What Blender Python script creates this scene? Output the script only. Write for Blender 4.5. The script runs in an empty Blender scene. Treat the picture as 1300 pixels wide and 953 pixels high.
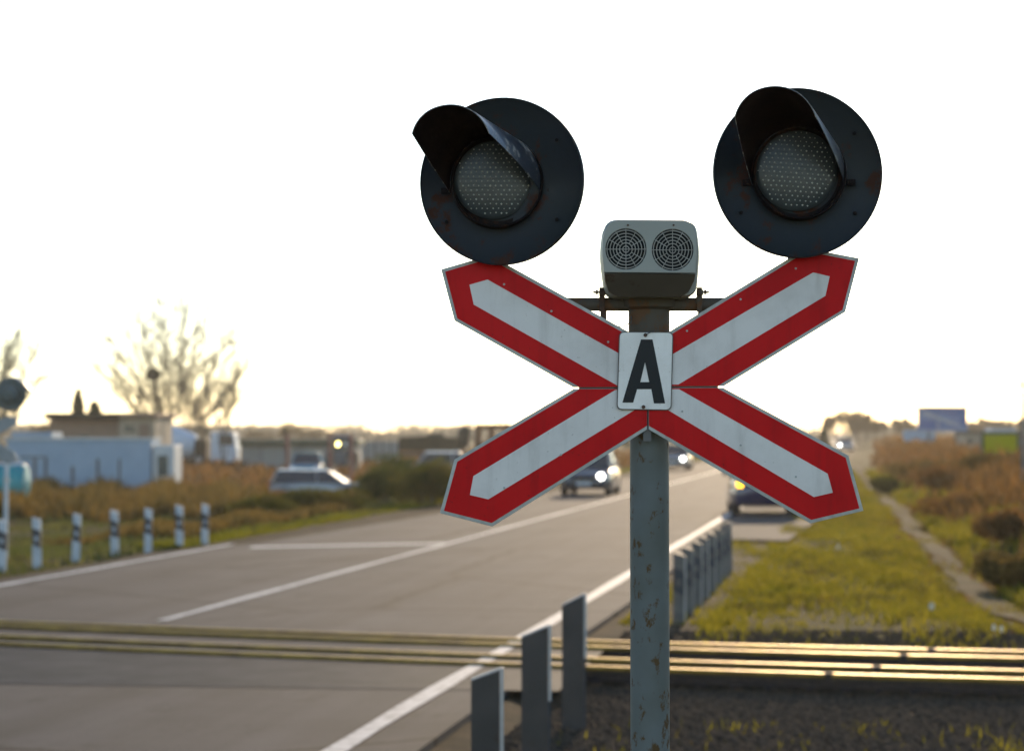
import bpy, bmesh, math, random
import numpy as np
from mathutils import Vector, Matrix
random.seed(7); rng = np.random.default_rng(7)
R = math.radians
sc = bpy.context.scene
C = sc.collection
# ------------------------------------------------------------------ camera
F = 2766.0; H = 2.2; PITCH = math.atan(115/F); D = 5.5
cd = bpy.data.cameras.new('camera'); cam = bpy.data.objects.new('camera', cd); C.objects.link(cam)
cam.location = (0, 0, H); cam.rotation_euler = (math.pi/2+PITCH, 0, 0)
cd.sensor_width = 36; cd.lens = F/1300*36; cd.shift_y = -44.5/1300
cd.clip_start = .1; cd.clip_end = 6000
cd.dof.use_dof = True; cd.dof.focus_distance = 5.46; cd.dof.aperture_fstop = 76.6/19.0
cd.dof.aperture_blades = 9
sc.camera = cam
# ------------------------------------------------------------------ light
SUN_AZ, SUN_EL = R(9.5), R(15)          # azimuth clockwise from +Y (view direction)
w = bpy.data.worlds.new('World'); sc.world = w; w.use_nodes = True
nt = w.node_tree; bg = nt.nodes['Background']
sky = nt.nodes.new('ShaderNodeTexSky'); sky.sky_type = 'NISHITA'; sky.sun_disc = False
sky.sun_elevation = SUN_EL; sky.sun_rotation = SUN_AZ; sky.dust_density = .15; sky.air_density = .85
nt.links.new(sky.outputs[0], bg.inputs[0]); bg.inputs[1].default_value = .15
sd = bpy.data.lights.new('sun', 'SUN'); sd.energy = 3.2; sd.angle = R(.5); sd.color = (1, .76, .50)
so = bpy.data.objects.new('sun', sd); C.objects.link(so)
sdir = Vector((math.sin(SUN_AZ)*math.cos(SUN_EL), math.cos(SUN_AZ)*math.cos(SUN_EL), math.sin(SUN_EL)))
so.rotation_euler = sdir.to_track_quat('Z', 'Y').to_euler(); so.location = (10, 30, 30)
sc.view_settings.view_transform = 'Standard'; sc.view_settings.look = 'None'
sc.view_settings.exposure = 0.62; sc.view_settings.gamma = 1; sc.view_settings.use_curve_mapping = False
sc.cycles.use_denoising = True; sc.cycles.max_bounces = 6; sc.cycles.volume_bounces = 0
sc.cycles.transparent_max_bounces = 8; sc.cycles.sample_clamp_indirect = 6; sc.cycles.caustics_reflective = False
# ------------------------------------------------------------------ pixel -> world
ct, st_ = math.cos(PITCH), math.sin(PITCH)
def ray(px, py):
    x = (px-650)/F; y = (432-py)/F
    return Vector((x, ct - y*st_, st_ + y*ct))
def W(px, py, Y):
    d = ray(px, py); t = Y/d.y
    return Vector((d.x*t, Y, H + d.z*t))
def G(px, py, z=0.0):
    d = ray(px, py); t = (z-H)/d.z
    return Vector((d.x*t, d.y*t, z))
def S(px, py, dy=0.0):
    p = W(px, py, D); p.y += dy; return p
DX = 450/F                                # road direction: X = u + DX*Y
def RX(u, Y): return u + DX*Y
# ------------------------------------------------------------------ materials
def newmat(name):
    m = bpy.data.materials.new(name); m.use_nodes = True
    return m, m.node_tree.nodes, m.node_tree.links, m.node_tree.nodes['Principled BSDF']
def mat(name, c1, c2=None, scale=5, rough=.6, metal=0, bump=0, bscale=None, spec=.5, lo=.35, hi=.65, coat=0, c3=None, stretch=None, detail=5):
    m, N, L, b = newmat(name)
    b.inputs['Roughness'].default_value = rough; b.inputs['Metallic'].default_value = metal
    b.inputs['Specular IOR Level'].default_value = spec; b.inputs['Coat Weight'].default_value = coat
    b.inputs['Base Color'].default_value = (*c1, 1)
    if c2 is not None or bump:
        g = N.new('ShaderNodeNewGeometry'); mp = N.new('ShaderNodeMapping'); L.new(g.outputs['Position'], mp.inputs[0])
        if stretch: mp.inputs['Scale'].default_value = stretch
    if c2 is not None:
        n = N.new('ShaderNodeTexNoise'); n.inputs['Scale'].default_value = scale; n.inputs['Detail'].default_value = detail
        n.inputs['Roughness'].default_value = .65
        L.new(mp.outputs[0], n.inputs[0])
        r = N.new('ShaderNodeValToRGB'); e = r.color_ramp.elements
        e[0].position = lo; e[0].color = (*c1, 1); e[1].position = hi; e[1].color = (*c2, 1)
        if c3 is not None:
            x = e.new((lo+hi)/2); x.color = (*c3, 1)
        L.new(n.outputs[0], r.inputs[0]); L.new(r.outputs[0], b.inputs['Base Color'])
    if bump:
        n2 = N.new('ShaderNodeTexNoise'); n2.inputs['Scale'].default_value = bscale or scale*4; n2.inputs['Detail'].default_value = 4
        L.new(mp.outputs[0], n2.inputs[0])
        bp = N.new('ShaderNodeBump'); bp.inputs['Strength'].default_value = bump; bp.inputs['Distance'].default_value = .01
        L.new(n2.outputs[0], bp.inputs['Height']); L.new(bp.outputs[0], b.inputs['Normal'])
    return m
def rusty(name, paint, rust, amount=.6, scale=14, rough=.5, metal=0, spec=.5, sx=1, coat=0, paint2=None):
    """paint with rust spots and a finer mottling"""
    m, N, L, b = newmat(name)
    g = N.new('ShaderNodeNewGeometry'); mp = N.new('ShaderNodeMapping'); mp.inputs['Scale'].default_value = (sx, sx, 1)
    L.new(g.outputs['Position'], mp.inputs[0])
    n = N.new('ShaderNodeTexNoise'); n.inputs['Scale'].default_value = scale; n.inputs['Detail'].default_value = 7; n.inputs['Roughness'].default_value = .7
    L.new(mp.outputs[0], n.inputs[0])
    r = N.new('ShaderNodeValToRGB'); e = r.color_ramp.elements
    e[0].position = amount; e[0].color = (0, 0, 0, 1); e[1].position = amount+.06; e[1].color = (1, 1, 1, 1)
    L.new(n.outputs[0], r.inputs[0])
    n2 = N.new('ShaderNodeTexNoise'); n2.inputs['Scale'].default_value = scale*.5; n2.inputs['Detail'].default_value = 8
    L.new(g.outputs['Position'], n2.inputs[0])
    r2 = N.new('ShaderNodeValToRGB'); e = r2.color_ramp.elements
    p2 = paint2 or tuple(c*.72 for c in paint)
    e[0].position = .35; e[0].color = (*paint, 1); e[1].position = .68; e[1].color = (*p2, 1)
    L.new(n2.outputs[0], r2.inputs[0])
    mx = N.new('ShaderNodeMix'); mx.data_type = 'RGBA'
    L.new(r.outputs[0], mx.inputs['Factor']); L.new(r2.outputs[0], mx.inputs[6]); mx.inputs[7].default_value = (*rust, 1)
    L.new(mx.outputs[2], b.inputs['Base Color'])
    mr = N.new('ShaderNodeMapRange'); mr.inputs['To Min'].default_value = rough; mr.inputs['To Max'].default_value = .9
    L.new(r.outputs[0], mr.inputs[0]); L.new(mr.outputs[0], b.inputs['Roughness'])
    b.inputs['Metallic'].default_value = metal; b.inputs['Specular IOR Level'].default_value = spec; b.inputs['Coat Weight'].default_value = coat
    bp = N.new('ShaderNodeBump'); bp.inputs['Strength'].default_value = .25; bp.inputs['Distance'].default_value = .002
    L.new(n.outputs[0], bp.inputs['Height']); L.new(bp.outputs[0], b.inputs['Normal'])
    return m
def leafmat(name, cols, scale=.6, trans=.45, lo=.3, hi=.7):
    """thin leaves and blades: diffuse plus translucent, clumps of colour"""
    m = bpy.data.materials.new(name); m.use_nodes = True; N = m.node_tree.nodes; L = m.node_tree.links
    N.remove(N['Principled BSDF']); out = N['Material Output']
    g = N.new('ShaderNodeNewGeometry'); n = N.new('ShaderNodeTexNoise'); n.inputs['Scale'].default_value = scale; n.inputs['Detail'].default_value = 6
    n.inputs['Roughness'].default_value = .7
    L.new(g.outputs['Position'], n.inputs[0])
    r = N.new('ShaderNodeValToRGB'); e = r.color_ramp.elements
    k = len(cols)
    while len(e) < k: e.new(.5)
    for i, c in enumerate(cols): e[i].position = lo+(hi-lo)*i/(k-1); e[i].color = (*c, 1)
    L.new(n.outputs[0], r.inputs[0])
    d = N.new('ShaderNodeBsdfDiffuse'); t = N.new('ShaderNodeBsdfTranslucent'); mx = N.new('ShaderNodeMixShader'); mx.inputs[0].default_value = trans
    L.new(r.outputs[0], d.inputs[0]); L.new(r.outputs[0], t.inputs[0]); L.new(d.outputs[0], mx.inputs[1]); L.new(t.outputs[0], mx.inputs[2])
    L.new(mx.outputs[0], out.inputs[0]); return m
def emit(name, col, s):
    m, N, L, b = newmat(name); b.inputs['Base Color'].default_value = (*col, 1)
    b.inputs['Emission Color'].default_value = (*col, 1); b.inputs['Emission Strength'].default_value = s; return m
def grimy(name, base_, dirt, rough, spec):
    """clean film under thin rain streaks, smudges and specks"""
    m, N, L, b = newmat(name); b.inputs['Specular IOR Level'].default_value = spec
    g = N.new('ShaderNodeNewGeometry')
    def nz(sc_, stretch, a, b_, detail=8):
        mp = N.new('ShaderNodeMapping'); mp.inputs['Scale'].default_value = stretch; L.new(g.outputs['Position'], mp.inputs[0])
        n = N.new('ShaderNodeTexNoise'); n.inputs['Scale'].default_value = sc_; n.inputs['Detail'].default_value = detail; n.inputs['Roughness'].default_value = .65; L.new(mp.outputs[0], n.inputs[0])
        r = N.new('ShaderNodeMapRange'); r.inputs[1].default_value = a; r.inputs[2].default_value = b_; L.new(n.outputs[0], r.inputs[0]); return r.outputs[0]
    st = nz(22, (1, 1, .12), .50, .85); sm_ = nz(5, (1, 1, 1), .45, .9); sp = nz(95, (1, 1, 1), .70, .74, 2)
    def mth(op, a, c_):
        x = N.new('ShaderNodeMath'); x.operation = op; x.use_clamp = True
        for i, q in enumerate((a, c_)):
            if isinstance(q, float): x.inputs[i].default_value = q
            else: L.new(q, x.inputs[i])
        return x.outputs[0]
    f = mth('ADD', mth('MULTIPLY', st, .55), mth('ADD', mth('MULTIPLY', sm_, .6), mth('MULTIPLY', sp, .6)))
    x = N.new('ShaderNodeMix'); x.data_type = 'RGBA'; L.new(f, x.inputs['Factor']); x.inputs[6].default_value = (*base_, 1); x.inputs[7].default_value = (*dirt, 1); L.new(x.outputs[2], b.inputs['Base Color'])
    r = N.new('ShaderNodeMapRange'); r.inputs['To Min'].default_value = rough-.08; r.inputs['To Max'].default_value = rough+.3; L.new(f, r.inputs[0]); L.new(r.outputs[0], b.inputs['Roughness'])
    n = N.new('ShaderNodeTexNoise'); n.inputs['Scale'].default_value = 6; L.new(g.outputs['Position'], n.inputs[0]); bp = N.new('ShaderNodeBump'); bp.inputs['Strength'].default_value = .25; bp.inputs['Distance'].default_value = .01; L.new(n.outputs[0], bp.inputs['Height']); L.new(bp.outputs[0], b.inputs['Normal'])
    return m
M = {}
M['black'] = rusty('black_enamel', (.023, .027, .033), (.055, .022, .013), .545, 9, .5, spec=.28, coat=0, paint2=(.017, .022, .023))
M['visor'] = rusty('visor_paint', (.030, .038, .052), (.30, .28, .25), .53, 24, .32, spec=.7, coat=.3)
M['visor_in'] = mat('visor_inside', (.008, .004, .0035), (.014, .007, .005), 12, .9, spec=.1)
M['housing'] = rusty('housing_rust', (.014, .010, .010), (.035, .016, .010), .52, 20, .8, spec=.15)
M['lens'] = mat('lens_glass', (.042, .050, .051), (.068, .075, .073), 12, .3, spec=.35)
M['led'] = mat('lens_beads', (.62, .62, .55), None, rough=.2, spec=.9)
M['red'] = grimy('red_film', (.64, .004, .008), (.26, .012, .012), .45, .12)
M['white_film'] = grimy('white_film', (.80, .765, .73), (.42, .38, .33), .42, .3)
M['alu'] = mat('aluminium_edge', (.50, .52, .50), (.34, .35, .33), 25, .5, metal=.25)
M['board_back'] = mat('board_back', (.26, .28, .30), (.2, .22, .23), 10, .5, metal=.5)
M['enamel'] = grimy('white_enamel', (.90, .885, .86), (.50, .43, .34), .3, .4)
M['rim'] = mat('plate_rim', (.05, .055, .06), (.12, .09, .07), 40, .5)
M['ink'] = mat('black_enamel_letter', (.008, .011, .016), None, rough=.4, spec=.25)
M['bolt'] = mat('rusty_bolt', (.12, .06, .035), (.05, .035, .03), 60, .7, metal=.3)
M['pole'] = rusty('pole_paint', (.150, .168, .165), (.11, .068, .030), .56, 14, .55, spec=.3, sx=1.6, paint2=(.12, .13, .115))
M['polecap'] = rusty('pole_top_rust', (.10, .085, .065), (.14, .075, .04), .5, 16, .7)
M['siren'] = rusty('siren_casing', (.36, .37, .33), (.20, .17, .11), .70, 9, .45, paint2=(.30, .305, .27))
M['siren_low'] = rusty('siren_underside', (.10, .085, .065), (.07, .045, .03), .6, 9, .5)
M['grille'] = mat('grille_metal', (.42, .41, .37), (.26, .25, .22), 30, .5)
M['dark'] = mat('dark_hole', (.012, .012, .012), None, rough=.9)
def asphalt():
    m, N, L, b = newmat('asphalt'); b.inputs['Roughness'].default_value = .85; b.inputs['Specular IOR Level'].default_value = .10
    g = N.new('ShaderNodeNewGeometry'); mp = N.new('ShaderNodeMapping'); mp.inputs['Rotation'].default_value = (0, 0, math.atan(DX)); L.new(g.outputs['Position'], mp.inputs[0])
    def noise(sc_, detail, stretch, rough=.6, dist=0):
        m2 = N.new('ShaderNodeMapping'); m2.inputs['Scale'].default_value = stretch; L.new(mp.outputs[0], m2.inputs[0])
        n = N.new('ShaderNodeTexNoise'); n.inputs['Scale'].default_value = sc_; n.inputs['Detail'].default_value = detail; n.inputs['Roughness'].default_value = rough; n.inputs['Distortion'].default_value = dist
        L.new(m2.outputs[0], n.inputs[0]); return n
    def ramp(src, a, b_, ca, cb):
        r = N.new('ShaderNodeValToRGB'); e = r.color_ramp.elements; e[0].position = a; e[0].color = (*ca, 1); e[1].position = b_; e[1].color = (*cb, 1); L.new(src, r.inputs[0]); return r.outputs[0]
    def mul(a, c_):
        x = N.new('ShaderNodeMix'); x.data_type = 'RGBA'; x.blend_type = 'MULTIPLY'; x.inputs['Factor'].default_value = 1; L.new(a, x.inputs[6]); L.new(c_, x.inputs[7]); return x.outputs[2]
    base_ = ramp(noise(.45, 8, (1, 1, 1)).outputs[0], .3, .7, (.056, .053, .052), (.090, .085, .083))
    lanes = ramp(noise(1.1, 3, (1, .02, 1)).outputs[0], .35, .65, (.74, .73, .72), (1.1, 1.1, 1.1))
    spots = ramp(noise(1.3, 9, (1, .5, 1), .7).outputs[0], .33, .42, (.60, .58, .56), (1, 1, 1))
    fine = ramp(noise(28, 6, (1, 1, 1), .8).outputs[0], .3, .7, (.75, .75, .75), (1.25, 1.25, 1.25))
    vo = N.new('ShaderNodeTexVoronoi'); vo.feature = 'DISTANCE_TO_EDGE'; vo.inputs['Scale'].default_value = .22
    dn = noise(.8, 6, (1, 1, 1), .7); ad = N.new('ShaderNodeMix'); ad.data_type = 'VECTOR'; ad.inputs['Factor'].default_value = .22; L.new(mp.outputs[0], ad.inputs[4]); L.new(dn.outputs['Color'], ad.inputs[5]); L.new(ad.outputs[1], vo.inputs['Vector'])
    crack = ramp(vo.outputs['Distance'], .004, .012, (.35, .34, .33), (1, 1, 1))
    L.new(mul(mul(mul(mul(base_, lanes), spots), fine), crack), b.inputs['Base Color'])
    n = noise(70, 4, (1, 1, 1)); bp = N.new('ShaderNodeBump'); bp.inputs['Strength'].default_value = .6; bp.inputs['Distance'].default_value = .01; L.new(n.outputs[0], bp.inputs['Height']); L.new(bp.outputs[0], b.inputs['Normal']); return m
M['asphalt'] = asphalt()
M['marking'] = mat('road_paint', (.55, .54, .52), (.16, .155, .15), 7, .7, lo=.48, hi=.72, spec=.2, detail=9)
M['gravel'] = mat('gravel', (.085, .060, .036), (.04, .034, .020), 2.2, .9, bump=1, bscale=30, detail=9, spec=.02)
M['ballast'] = mat('ballast', (.07, .052, .036), (.03, .025, .018), 9, .95, bump=1, bscale=40, detail=9, spec=.02)
M['soil'] = mat('soil_and_turf', (.060, .058, .014), (.062, .045, .020), .9, .95, bump=1, bscale=9, c3=(.075, .062, .016), detail=10, spec=.02)
M['path'] = mat('trodden_path', (.13, .10, .055), (.07, .06, .024), 3, .95, bump=.7, bscale=12, detail=8, spec=.02)
M['concrete'] = mat('concrete', (.115, .11, .105), (.08, .078, .075), 3, .85, bump=.3, spec=.02)
M['rail'] = mat('rail_steel', (.46, .31, .065), (.27, .17, .05), 3, .52, metal=1, bump=.1, bscale=30)
M['railside'] = mat('rail_rust', (.055, .034, .024), (.03, .02, .016), 20, .85)
M['sleeper'] = mat('sleeper_wood', (.07, .055, .045), (.035, .028, .024), 8, .9)
M['deck'] = mat('crossing_deck', (.048, .048, .047), (.078, .076, .073), 2, .7, bump=.3, spec=.02)
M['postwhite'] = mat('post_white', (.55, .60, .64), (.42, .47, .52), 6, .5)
M['postshaded'] = mat('post_shaded_white', (.15, .145, .13), (.10, .095, .09), 6, .7)  # white posts in shade: the shade is put into the grey colour
M['postblack'] = mat('post_black', (.03, .035, .045), None, rough=.5)
M['postdark'] = rusty('dark_post_board', (.062, .052, .046), (.06, .045, .035), .6, 8, .6)
M['postedge'] = mat('post_pale_edge', (.55, .53, .50), (.45, .43, .4), 10, .6)  # pale tone paints sunlight on the right edges of the posts
M['tyre'] = mat('tyre', (.02, .02, .02), None, rough=.85)
M['rimm'] = mat('wheel_rim', (.35, .36, .37), None, rough=.35, metal=.8)
M['glass'] = mat('car_glass', (.03, .04, .05), None, rough=.18, spec=.5)
M['headlight'] = emit('lit_headlight', (1, .97, .90), 9)
M['yellowlight'] = emit('yellow_lamp_and_glint', (1, .80, .28), 7)  # lit lamp of the tractor; imitates a glint on the estate car
M['orangelight'] = emit('lit_orange_lamp', (1, .50, .02), 4)
M['lamp_off'] = mat('lamp_clear', (.6, .62, .64), None, rough=.15, spec=.9)
M['plate'] = mat('number_plate', (.6, .6, .6), None, rough=.4)
M['leaf_green'] = leafmat('grass_blades', [(.05, .06, .010), (.17, .165, .016), (.32, .26, .022), (.13, .12, .02), (.26, .16, .04)], .7, .5)
M['leaf_left'] = leafmat('left_grass_blades', [(.07, .085, .03), (.12, .13, .035), (.17, .14, .05)], .3, .5)
M['leaf_edge'] = leafmat('bright_verge_blades', [(.12, .13, .012), (.20, .19, .015), (.16, .12, .02)], .5, .5)
M['weed'] = leafmat('dry_weeds', [(.10, .062, .022), (.30, .14, .035), (.14, .08, .03), (.26, .14, .04), (.11, .10, .02)], .7, .45)
M['weed_orange'] = leafmat('rusty_weeds', [(.07, .065, .022), (.22, .135, .032), (.11, .085, .028), (.17, .12, .04)], .6, .45)
M['bush'] = leafmat('olive_leaves', [(.055, .06, .012), (.12, .11, .02), (.17, .11, .03)], .9, .4)
M['bushg'] = leafmat('green_leaves', [(.045, .06, .018), (.09, .105, .025), (.12, .10, .03)], .9, .4)
M['evergreen'] = leafmat('evergreen_leaves', [(.018, .035, .015), (.04, .06, .025)], 2, .2)
M['twig'] = mat('twig_bark', (.17, .145, .10), (.22, .18, .12), 3, .9)
M['bark'] = mat('bark', (.13, .11, .08), (.18, .15, .10), 4, .9)
M['paleleaf'] = leafmat('pale_last_leaves', [(.16, .12, .06), (.22, .17, .09)], 1, .5)
M['mistletoe'] = leafmat('mistletoe', [(.03, .035, .012), (.07, .06, .02)], 3, .2)
M['far'] = leafmat('haze_paled_woods_leaves', [(.20, .18, .13), (.28, .24, .17), (.24, .21, .15)], .05, .3)  # leaf colours lightened to imitate haze over the distance
M['blue_wall'] = mat('blue_grey_panel', (.33, .43, .53), (.28, .37, .47), 1.5, .6)
M['white_panel'] = mat('white_panel', (.58, .60, .60), (.48, .5, .5), 2, .6)
M['beige'] = mat('beige_render', (.30, .20, .14), (.25, .17, .12), 1.5, .9)
M['beige2'] = mat('pale_beige_render', (.43, .35, .26), (.36, .30, .22), 1.5, .9)
M['roofd'] = mat('roof_fascia', (.035, .032, .024), (.05, .045, .033), 1, .95, spec=.1)
M['winp'] = mat('window_pane', (.05, .06, .06), None, rough=.2)
M['truckwhite'] = mat('truck_white', (.68, .72, .76), (.58, .62, .66), 1, .45)
M['truckdark'] = mat('truck_chassis', (.045, .045, .04), (.07, .06, .04), 2, .7)
M['drum'] = mat('drum_paint', (.66, .72, .78), (.56, .62, .68), .8, .45)
M['brownm'] = mat('brown_machine_paint', (.06, .045, .02), (.04, .03, .015), 2, .8)
M['orangem'] = mat('rusty_orange_paint', (.22, .09, .035), (.14, .07, .03), 2, .7)
M['redpost'] = mat('faded_red_paint', (.26, .095, .07), (.2, .1, .08), 2, .7)
M['teal'] = mat('teal_paint', (.02, .28, .32), (.03, .34, .37), 3, .4)
M['tealtop'] = mat('white_cap', (.6, .62, .6), None, rough=.5)
M['shedwall'] = mat('pale_shed_wall', (.36, .36, .33), (.27, .27, .25), .8, .8, stretch=(3, 1, .3))
M['carsilver'] = mat('silver_paint', (.24, .26, .26), None, rough=.32, metal=.4, coat=.5)
M['cargrey'] = mat('dark_grey_paint', (.055, .075, .10), None, rough=.3, metal=.3, coat=.6)
M['carblue'] = mat('dark_blue_paint', (.010, .022, .08), None, rough=.22, metal=.2, coat=.8)
M['carteal'] = mat('teal_car_paint', (.04, .20, .26), None, rough=.3, coat=.5)
M['carwhite'] = mat('white_car_paint', (.5, .5, .48), None, rough=.7)
M['bb_blue'] = mat('billboard_blue', (.09, .15, .34), (.20, .27, .42), .35, .6, stretch=(1, 1, 3), lo=.45, hi=.55)
M['bb_pale'] = mat('billboard_pale', (.34, .37, .42), None, rough=.6)
M['lime'] = leafmat('lime_banner', [(.33, .36, .015), (.26, .32, .015)], .8, .7)
M['greenf'] = mat('green_frame', (.025, .055, .03), None, rough=.6)
M['steelgrey'] = mat('grey_steel', (.17, .17, .165), (.12, .12, .12), 4, .6, metal=.3)
M['litter'] = mat('white_litter', (.75, .70, .58), None, rough=.8)
M['stone'] = mat('stone', (.13, .098, .068), (.05, .038, .028), 14, .9, bump=.5, spec=.02)
# ------------------------------------------------------------------ mesh helpers
class MB:
    def __init__(s): s.v = []; s.f = []; s.m = []
    def add(s, vs, fs, mi=0):
        o = len(s.v); s.v += [tuple(p) for p in vs]
        for f in fs: s.f.append(tuple(i+o for i in f)); s.m.append(mi)
        return s
    def box(s, a, b, mi=0, rz=0, piv=None):
        x0, y0, z0 = a; x1, y1, z1 = b
        vs = [Vector(p) for p in ((x0,y0,z0),(x1,y0,z0),(x1,y1,z0),(x0,y1,z0),(x0,y0,z1),(x1,y0,z1),(x1,y1,z1),(x0,y1,z1))]
        if rz:
            m = Matrix.Rotation(rz, 4, 'Z'); pv = Vector(piv or ((x0+x1)/2, (y0+y1)/2, 0)); vs = [m @ (p-pv) + pv for p in vs]
        return s.add(vs, [(0,3,2,1),(4,5,6,7),(0,1,5,4),(1,2,6,5),(2,3,7,6),(3,0,4,7)], mi)
    def tube(s, a, b, r0, r1=None, n=12, mi=0, cap=True):
        a = Vector(a); b = Vector(b); r1 = r0 if r1 is None else r1
        d = (b-a).normalized(); q = d.to_track_quat('Z', 'Y'); vs = []
        for p, r in ((a, r0), (b, r1)):
            for i in range(n):
                t = 2*math.pi*i/n; vs.append(p + q @ Vector((r*math.cos(t), r*math.sin(t), 0)))
        fs = [(i, (i+1) % n, n+(i+1) % n, n+i) for i in range(n)]
        if cap: fs += [tuple(range(n))[::-1], tuple(range(n, 2*n))]
        return s.add(vs, fs, mi)
    def path(s, pts, r, n=8, mi=0):
        pts = [Vector(p) for p in pts]; vs = []; k = len(pts)
        for i, p in enumerate(pts):
            d = (pts[min(i+1, k-1)]-pts[max(i-1, 0)]).normalized(); q = d.to_track_quat('Z', 'Y')
            for j in range(n):
                t = 2*math.pi*j/n; vs.append(p + q @ Vector((r*math.cos(t), r*math.sin(t), 0)))
        fs = [(i*n+j, i*n+(j+1) % n, (i+1)*n+(j+1) % n, (i+1)*n+j) for i in range(k-1) for j in range(n)]
        fs += [tuple(range(n))[::-1], tuple(range((k-1)*n, k*n))]
        return s.add(vs, fs, mi)
    def lathe(s, prof, n=48, M4=None, mi=0):
        """prof: (radius, axial) pairs; axis local Z"""
        vs = []
        for r, a in prof:
            for j in range(n):
                t = 2*math.pi*j/n; p = Vector((r*math.cos(t), r*math.sin(t), a)); vs.append(M4 @ p if M4 else p)
        k = len(prof)
        fs = [(i*n+j, i*n+(j+1) % n, (i+1)*n+(j+1) % n, (i+1)*n+j) for i in range(k-1) for j in range(n)]
        return s.add(vs, fs, mi)
    def prism(s, poly, y0, y1, mi=0):
        """poly: (x,z) points seen from -Y, extruded from y0 to y1"""
        n = len(poly)
        vs = [(x, y0, z) for x, z in poly]+[(x, y1, z) for x, z in poly]
        fs = [tuple(range(n)), tuple(range(n, 2*n))[::-1]]+[(i, n+i, n+(i+1) % n, (i+1) % n) for i in range(n)]
        return s.add(vs, fs, mi)
    def build(s, name, mats, parent=None, smooth=False, bevel=0, loc=None, seg=2, auto=None):
        me = bpy.data.meshes.new(name); me.from_pydata(s.v, [], s.f)
        for m in (mats if isinstance(mats, (list, tuple)) else [mats]): me.materials.append(m)
        me.polygons.foreach_set('material_index', s.m)
        b = bmesh.new(); b.from_mesh(me); bmesh.ops.recalc_face_normals(b, faces=b.faces)
        b.to_mesh(me); b.free()
        if smooth: me.polygons.foreach_set('use_smooth', [True]*len(me.polygons))
        if auto is not None:
            me.polygons.foreach_set('use_smooth', [True]*len(me.polygons)); me.set_sharp_from_angle(angle=R(auto))
        me.update()
        o = bpy.data.objects.new(name, me); C.objects.link(o)
        if parent:
            o.parent = parent
            o.location = -parent_loc(parent)
        if bevel:
            md = o.modifiers.new('bevel', 'BEVEL'); md.width = bevel; md.segments = seg; md.limit_method = 'ANGLE'; md.angle_limit = R(40)
        return o
def parent_loc(p):
    v = Vector((0, 0, 0)); q = p
    while q: v += q.location; q = q.parent
    return v
def tag(o, label=None, cat=None, group=None, kind=None):
    if label: o['label'] = label
    if cat: o['category'] = cat
    if group: o['group'] = group
    if kind: o['kind'] = kind
    return o
def thing(name, label, cat, loc=(0, 0, 0), group=None):
    o = bpy.data.objects.new(name, None); C.objects.link(o); o.location = loc; o.empty_display_size = .2
    return tag(o, label, cat, group)
def local(o):
    """a child built in its parent's own coordinates"""
    o.location = (0, 0, 0); return o
def copy_tree(o, parent=None):
    c = o.copy(); C.objects.link(c)
    if parent: c.parent = parent
    for ch in list(o.children): copy_tree(ch, c)
    return c
def npmesh(name, v, f, mats, mi=None, kind=None, parent=None):
    """fast triangles or quads from arrays"""
    me = bpy.data.meshes.new(name); k = f.shape[1]
    me.vertices.add(len(v)); me.vertices.foreach_set('co', v.astype(np.float32).ravel())
    me.loops.add(f.size); me.loops.foreach_set('vertex_index', f.astype(np.int32).ravel())
    me.polygons.add(len(f)); me.polygons.foreach_set('loop_start', np.arange(0, f.size, k, dtype=np.int32))
    for m in (mats if isinstance(mats, (list, tuple)) else [mats]): me.materials.append(m)
    if mi is not None: me.polygons.foreach_set('material_index', mi.astype(np.int32))
    me.update(calc_edges=True); me.validate()
    o = bpy.data.objects.new(name, me); C.objects.link(o)
    if kind: o['kind'] = kind
    if parent: o.parent = parent
    return o
# ------------------------------------------------------------------ terrain
def sm(a, b, x):
    t = np.clip((np.asarray(x, float)-a)/(b-a), 0, 1); return t*t*(3-2*t)
def path_u(Y): return np.interp(Y, [24, 26, 35, 45.7, 65, 85, 105, 140], [2.15, 1.9, 1.55, 1.3, .95, .5, -.05, -.6])
_ph = rng.uniform(0, 6.28, 16); _kx = rng.uniform(-.9, .9, 16); _ky = rng.uniform(-.35, .35, 16)
def bumps(X, Y):
    z = 0
    for i in range(16): z = z+np.sin(X*_kx[i]*(1+i*.25)+Y*_ky[i]*(1+i*.25)+_ph[i])/(1+i*.4)
    return z
def hgt(u, Y):
    u = np.asarray(u, float); Y = np.asarray(Y, float)
    z = np.full(np.broadcast(u, Y).shape, -.06)
    on = sm(1, 3, u+3.4)*1.0
    far = sm(23.5, 30, Y)
    z = z-.44*sm(14.6, 20, -u)                                     # yard to the left lies lower
    z = z+far*(sm(path_u(Y)+.5, path_u(Y)+4.5, u)*.85)                # bank to the right
    z = z-far*.16*np.exp(-((u-path_u(Y))/1.1)**2)                   # path in a shallow dip
    z = z+bumps(u, Y)*.045*(sm(-2.2, 0, u)+sm(14, 18, -u))*(.25+.75*far)
    tr = (1-sm(23.2, 24.4, Y))*sm(2, 8, Y)                     # track bed
    z = z-.10*tr*sm(-2.95, -2.6, u)
    z = z-.5*sm(200, 700, Y)*0
    return z
us = np.unique(np.concatenate([np.linspace(-14, 16, 91), np.linspace(-60, -14, 40), np.linspace(16, 60, 30), np.array([-1500, -900, -500, -300, -200, -130, -90, 90, 130, 200, 300, 500, 900, 1500])]))
ys = np.unique(np.concatenate([np.linspace(8, 60, 150), np.linspace(60, 160, 100), np.linspace(160, 400, 40), np.array([-60, -30, -10, 0, 500, 650, 850, 1200, 2000, 3000])]))
U, Yg = np.meshgrid(us, ys); Z = hgt(U, Yg)
v = np.stack([U+DX*Yg, Yg, Z], -1).reshape(-1, 3); nu = len(us)
ii, jj = np.meshgrid(np.arange(len(ys)-1), np.arange(nu-1), indexing='ij'); a = (ii*nu+jj).ravel()
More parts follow.
